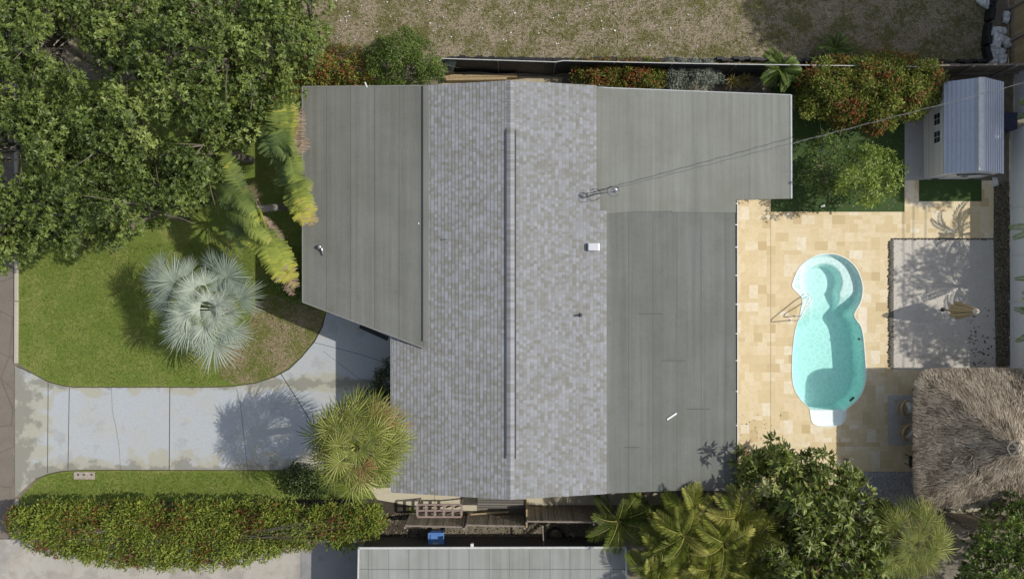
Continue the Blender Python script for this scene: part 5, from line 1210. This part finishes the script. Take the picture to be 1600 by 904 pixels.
# white sand bags
def bag(label, px, py, z, L, Wd, rot, seed, grp='white sand bags by the tan fence'):
    bm = bmesh.new(); bmesh.ops.create_grid(bm, x_segments=14, y_segments=10, size=1); R_ = np.random.default_rng(seed)
    geo = bmesh.ops.duplicate(bm, geom=bm.verts[:]+bm.edges[:]+bm.faces[:]); dup_v = [g for g in geo['geom'] if isinstance(g, bmesh.types.BMVert)]; ds = set(dup_v)
    ph = R_.uniform(0, 6, 6)
    for v in bm.verts:
        x, y = v.co.x, v.co.y; h = (max(0, 1-x**4)*max(0, 1-y**4))**.5*.14; cr = (.035*math.sin(x*7+ph[0]+2*y)+.03*math.sin(y*9+ph[1]+3*x)+.02*math.sin(x*15+ph[2])*math.sin(y*13+ph[3]))*(h/.14)
        v.co = Vector((x*L/2*(1+.08*math.sin(y*4+ph[4])), y*Wd/2*(1+.08*math.sin(x*5+ph[5])), (-h if v in ds else h+cr)))
    bmesh.ops.remove_doubles(bm, verts=bm.verts[:], dist=.002); bmesh.ops.recalc_face_normals(bm, faces=bm.faces[:])
    me = bpy.data.meshes.new('sand_bag'); bm.to_mesh(me); bm.free(); me.materials.append(M_bag); me.polygons.foreach_set('use_smooth', [True]*len(me.polygons))
    o = bpy.data.objects.new('sand_bag', me); C.objects.link(o); o.location = P(px, py, z); o.rotation_euler = (0, 0, rot); tag(o, label, 'sand bag', grp)
for i, (px, py, z, L, Wd, rot, lab) in enumerate(((1551,52,.16,.62,.4,.9,'crumpled white sand bag at the top left of the big pile by the tan fence'),(1563,48,.16,.6,.36,-.2,'crumpled white sand bag at the top right of the big pile by the tan fence'),(1558,64,.3,.75,.5,1.2,'puffed white sand bag on top of the middle of the big pile'),
     (1571,66,.16,.6,.4,-1.0,'white sand bag on the fence side of the big pile'),(1548,80,.15,.55,.4,.3,'white sand bag on the lot side of the big pile'),(1561,81,.2,.6,.42,-.3,'white sand bag low in the middle of the big pile'),(1552,95,.15,.6,.42,1.3,'white sand bag at the lower left end of the big pile'),(1566,95,.17,.7,.4,1.5,'white sand bag at the lower right end of the big pile'),
     (1537,5,.15,.7,.3,-.6,'white sand bag at the very top edge, left one of the two'),(1548,3,.15,.6,.35,.9,'white sand bag at the very top edge, right one of the two'),(1572,27,.15,.6,.3,1.5,'lone white sand bag against the tan fence above the pile'))):
    bag(lab, px, py, z, L*.95, Wd*.95, rot, i)
# meter cover in the side lawn
root = empty('meter_cover', P(132,741.5,0), 'rectangular concrete meter cover with three dark holes in the side lawn', 'meter cover')
mb = MB(); a = P(116,736.5,0); b = P(149,748,0); mb.box(a.x, b.x, b.y, a.y, .02, .05); mb.build('slab', plain('cover_concrete', (.36,.31,.26), .9, var=.2), root, bevel=.01)
for q in (122, 131, 143):
    mb = MB(); c = P(q, 741, .051); mb.lathe(c, [(.05,0),(.05,.004),(.03,.004)], 12); mb.build('hole', M_trim, root)
# wooden rack, metal sheet
root = empty('wooden_rack', P(684,800,0), 'brown wooden rack with two rows of five square openings in the side yard', 'rack')
zr2 = 1.15; x0, x1 = P(652,0,zr2).x, P(721,0,zr2).x; y1, y0 = P(0,787.5,zr2).y, P(0,807,zr2).y
M_rack = plain('brown_rack', (0.26,0.19,0.165), .8, var=.15)
mb = MB(); mb.box(x0, x1, y1-.05, y1+.02, zr2-.06, zr2); mb.box(x0, x1, y0-.04, y0+.04, zr2-.06, zr2)
mb.box(x0, x1, (y0+y1)/2-.035, (y0+y1)/2+.035, zr2-.06, zr2-.003); mb.build('long_rail', M_rack, root)
for i in range(6):
    x = x0+(x1-x0)*i/5; mb = MB(); mb.box(x-.045, x+.045, y0+.04, y1-.05, zr2-.05, zr2+.01); mb.build('cross_rail', M_rack, root)
for i in range(5):
    for j in range(2):
        xa = x0+(x1-x0)*(i+.15)/5; ya = y0+(y1-y0)*(j*.5+.12); mb = MB(); mb.bar((xa, ya, zr2-.3), (xa+.28, ya+.14, zr2-.12), .08, .02); mb.build('slat', M_rack, root)
for x in (x0+.03, x1-.03):
    for y in (y0, y1-.03): mb = MB(); mb.bar((x, y, 0), (x, y, zr2-.061), .06, .06); mb.build('leg', M_rack, root)
mb = MB(); a = P(746,778,.9); b = P(818,794,.9); nn_ = 60; V = []
for i in range(nn_+1):
    y = b.y+(a.y-b.y)*i/nn_; z = .85+.02*math.sin(i*PI*2/6); V += [(a.x, y, z), (b.x, y, z+.04)]
mb.add(V, [(2*i, 2*i+1, 2*i+3, 2*i+2) for i in range(nn_)])
root = empty('metal_sheet', P(782,788,0), 'ribbed grey-brown metal sheet on a low frame under the roof ridge end', 'metal sheet'); o = mb.build('sheet', M_metalroof, root); sm = o.modifiers.new('solid', 'SOLIDIFY'); sm.thickness = .008
for x in (a.x+.1, b.x-.1):
    for y in (a.y-.06, b.y+.06): mb = MB(); mb.bar((x, y, 0), (x, y, .82), .05, .05); mb.build('leg', M_wood, root)
for i, (q, lab) in enumerate((((735,803,795,799),'pale narrow plank lying between the rack and the metal sheet'),((755,809,795,806.5),'long pale plank lying inside the side fence'))):
    mb = MB(); mb.bar(P(q[0],q[1],.5+.0*i), P(q[2],q[3],.5), .07, .04); mb.bar(P(q[0]+3,q[1],0)+Vector((0,0,0)), P(q[0]+3,q[1],.48), .06,.06); mb.bar(P(q[2]-3,q[3],0), P(q[2]-3,q[3],.48), .06,.06)
    tag(mb.build('plank', M_woodt), lab, 'plank', 'loose planks in the side yard')
mb = MB(); mb.bar(P(870,815,.1), P(890,816,.1), .12, .05); tag(mb.build('white_board', M_terra), 'short pale board lying beyond the side fence above the neighbour roof', 'board')
mb = MB(); mb.box(P(822,0,0).x-.03, P(822,0,0).x+.03, P(0,806,0).y, P(0,779,0).y, .03, 1.7); tag(mb.build('wooden_screen', M_woodt), 'pale wooden panel edge between the metal sheet and the shaded path', 'screen')
for i, (ya, lab) in enumerate(((119.5,'tan timber plank beside the north wall, one nearer the screen fence'),(123.5,'tan timber plank beside the north wall, one nearer the roof'))):
    mb = MB(); mb.bar(P(694+i*3,ya+1,.25), P((792,808)[i-1],ya-.5,.25), .15, .3); tag(mb.build('timber', M_woodt, bevel=.01), lab, 'timber', 'timbers along the north wall')
# recycling bin
c = P(684.5,836,0); root = empty('wheeled_bin', (c.x,c.y,0), 'blue wheeled bin with a pale label against the neighbour wall', 'bin')
hx = .33; zt = 1.05; ya, yb = c.y-.22, c.y+.42
mb = MB(); V = [(c.x-hx*.8,ya+.06,.08),(c.x+hx*.8,ya+.06,.08),(c.x+hx*.8,yb-.1,.08),(c.x-hx*.8,yb-.1,.08),(c.x-hx,ya,zt-.06),(c.x+hx,ya,zt-.06),(c.x+hx,yb,zt-.06),(c.x-hx,yb,zt-.06)]
mb.add(V, [(3,2,1,0),(4,5,6,7),(0,1,5,4),(1,2,6,5),(2,3,7,6),(3,0,4,7)]); mb.build('body', M_blue, root, bevel=.02)
mb = MB(); mb.box(c.x-hx-.03, c.x+hx+.03, ya-.03, yb+.03, zt-.05, zt); mb.box(c.x-hx*.75, c.x+hx*.75, ya+.28, yb-.04, zt, zt+.035); l = mb.build('lid', M_blue2, root, bevel=.015)
mb = MB(); mb.box(c.x-.14, c.x+.14, ya+.04, ya+.24, zt+.001, zt+.006); mb.build('label', plain('bin_label', (.35,.42,.36), .6), l)
mb = MB(); mb.tube([(c.x-.25,yb+.06,zt-.06),(c.x+.25,yb+.06,zt-.06)], .02, 8); mb.build('handle', M_blue, root)
for s_ in (-1, 1): mb = MB(); mb.tube([(c.x+s_*.27,yb-.12,.1),(c.x+s_*.33,yb-.12,.1)], .1, 14); mb.build('wheel', M_black, root)
# hose, drums, wall light
c = P(868,838,.05); mb = MB(); 
for k in range(3): mb.tube([c+Vector((.36*math.cos(a)+.02*k, .42*math.sin(a), .06*k+.02)) for a in np.linspace(0, 2*PI, 30)], .045, 8)
tag(mb.build('coiled_hose', M_black), 'black coiled hose lying on the dark ground above the neighbour roof', 'hose')
for i, (px, py, r_, h, m_, lab) in enumerate(((892,846,.2,.6,M_tarp,'grey-blue round tub beside the coiled hose'),(880,850,.16,.5,M_black,'small black tub between the coiled hose and the grey-blue one'))):
    root = empty('tub', P(px, py-6, 0), lab, 'tub'); c = P(px, py-4, 0); mb = MB(); mb.lathe(c, [(r_*.85,0),(r_,h),(r_*.93,h),(r_*.8,.04)], 18); mb.build('body', m_, root)
    mb = MB(); mb.tube([c+Vector((r_*math.cos(a), r_*math.sin(a), h)) for a in np.linspace(0, 2*PI, 20)], .02, 6); mb.build('rim', m_, root)
root = empty('wall_lamp', P(737,848,2.0), 'small white square lamp with a dark middle on the neighbour wall', 'lamp'); c = P(737.5,851.5,2.62)
mb = MB(); mb.box(c.x-.06, c.x+.06, c.y-.06, c.y+.06, 2.45, 2.62); mb.build('housing', M_white, root, bevel=.008); mb = MB(); mb.lathe((c.x,c.y,2.621), [(.022,0),(.02,.006)], 10); mb.build('lens', M_black, root)
mb = MB(); mb.bar((c.x, c.y-.05, 2.5), (c.x, c.y-.5, 2.5), .03, .03); mb.build('arm', M_white, root)
# dark panel behind the shed
mb = MB(); a = P(1578,186,1.0); mb.box(a.x-.25, a.x+.35, a.y-.45, a.y+.3, .1, 1.0); tag(mb.build('storage_box', plain('navy_box', (.02,.025,.06), .5), bevel=.02), 'dark navy storage box beside the shed at the right edge', 'box')
c = P(1555,284,.02); mb = MB(); mb.add([c+Vector(q) for q in ((-.12,-.25,0),(.16,-.2,0),(.1,.2,0),(-.14,.22,0),(-.05,-.1,.12),(.05,.05,.14))], [(0,1,4),(1,2,5,4),(2,3,5),(3,0,4,5)]); tag(mb.build('white_stone', M_bag), 'pale angular stone on the soil strip beside the shed corner', 'stone')
for i, (px, py, a_) in enumerate(((1492,795,.35),(1518,794,.4))):
    me2 = me.copy(); me2.materials.clear(); me2.materials.append(plain('pale_rock', (.42,.38,.28), .9, var=.2)); o = bpy.data.objects.new('garden_rock', me2); C.objects.link(o); o.location = P(px, py, .12)+Vector((0,0,0)); o.scale = (a_, .16, .18)
    tag(o, ['pale rock under the lower eave of the thatched hut, left of two', 'pale rock under the lower eave of the thatched hut, right of two'][i], 'rock', 'pale rocks below the hut')
# loose stuff: grass tufts on the lot, shells in the gravel bed, fallen leaves, lawn tufts
def scatter(name, poly, n, L, Wd, mat, up, tint, z0=.02, flat_=False, lying=0.0):
    poly = np.array(poly, float); x0, y0 = poly.min(0); x1, y1 = poly.max(0); x = RNG.uniform(x0, x1, n*3); y = RNG.uniform(y0, y1, n*3); ok = inside(poly, x, y); x = x[ok][:n]; y = y[ok][:n]
    B = np.stack([(x-800)/F*H, (452-y)/F*H, np.full(len(x), z0)], 1); D = nrm(np.stack([RNG.normal(size=len(x)), RNG.normal(size=len(x)), np.abs(RNG.normal(up, .3, len(x)))+lying], 1)); Nn = np.stack([RNG.normal(0, .3, len(x)), RNG.normal(0, .3, len(x)), np.ones(len(x))], 1)
    return stuff(leaves(name, B, D, Nn, L*RNG.uniform(.5, 1.3, len(x)), Wd*RNG.uniform(.6, 1.3, len(x)), RNG.normal(tint[0], tint[1], len(x)), mat, None))
M_tuft = leafmat('dry_grass_blade', [(0,(0.30,0.23,0.15)),(0.3,(0.40,0.33,0.22)),(0.5,(0.22,0.22,0.07)),(1,(0.16,0.19,0.04))], .8, .2, .1)
M_blade = leafmat('lawn_blade', [(0,(0.095,0.145,0.025)),(0.6,(0.19,0.26,0.05)),(1,(0.36,0.41,0.12))], .6, .35, .2)
M_shell_ = leafmat('shell_chip', [(0,(0.3,0.3,0.31)),(1,(0.75,0.75,0.76))], .6, 0, .3); M_litter = leafmat('leaf_litter', [(0,(0.05,0.045,0.035)),(0.6,(0.20,0.165,0.11)),(1,(0.34,0.29,0.2))], .9, 0, .1)
scatter('lot_grass_tufts', [(480,-20),(1538,-20),(1538,94),(1200,92),(700,90),(560,96),(480,96)], 12000, .13, .03, M_tuft, .6, (.5, .18))
scatter('lawn_blades', [(32,380),(505,380),(500,515),(470,553),(430,583),(400,594),(340,600),(110,600),(60,584),(32,566)], 26000, .09, .022, M_blade, .8, (.5, .25))
scatter('side_lawn_blades', [(34,776),(62,749),(100,738),(130,737),(480,738),(560,760),(560,772),(34,778)], 6000, .09, .022, M_blade, .8, (.5, .25))
scatter('shell_gravel', [(1341,737),(1430,737),(1430,790),(1341,790)], 5000, .06, .045, M_shell_, .1, (.45, .3), .022)
scatter('fallen_leaves', [(1510,480),(1552,480),(1555,575),(1515,570)], 60, .12, .07, M_litter, .1, (.3, .3), .02)
scatter('leaf_litter', [(580,800),(1000,800),(1000,850),(560,850)], 3000, .1, .05, M_litter, .3, (.5, .3), .03)
scatter('soil_litter', [(1553,285),(1577,285),(1580,570),(1557,570)], 2500, .12, .06, M_litter, .4, (.5, .3), .02)
scatter('lot_pale_chips', [(500,-20),(1100,-20),(1100,88),(700,88),(500,80)], 110, .09, .07, M_shell_, .05, (.7, .2), .03)
scatter('turf_litter', [(1206,150),(1412,150),(1412,329),(1206,329)], 400, .09, .05, M_litter, .2, (.7, .3), .036)
scatter('deck_litter', [(1152,640),(1232,640),(1232,740),(1152,740)], 45, .09, .04, M_litter, .1, (.5, .3), .028)
scatter('sand_shells', [(1398,376),(1550,376),(1550,570),(1398,570)], 500, .04, .03, M_litter, .05, (.9, .2), .016)
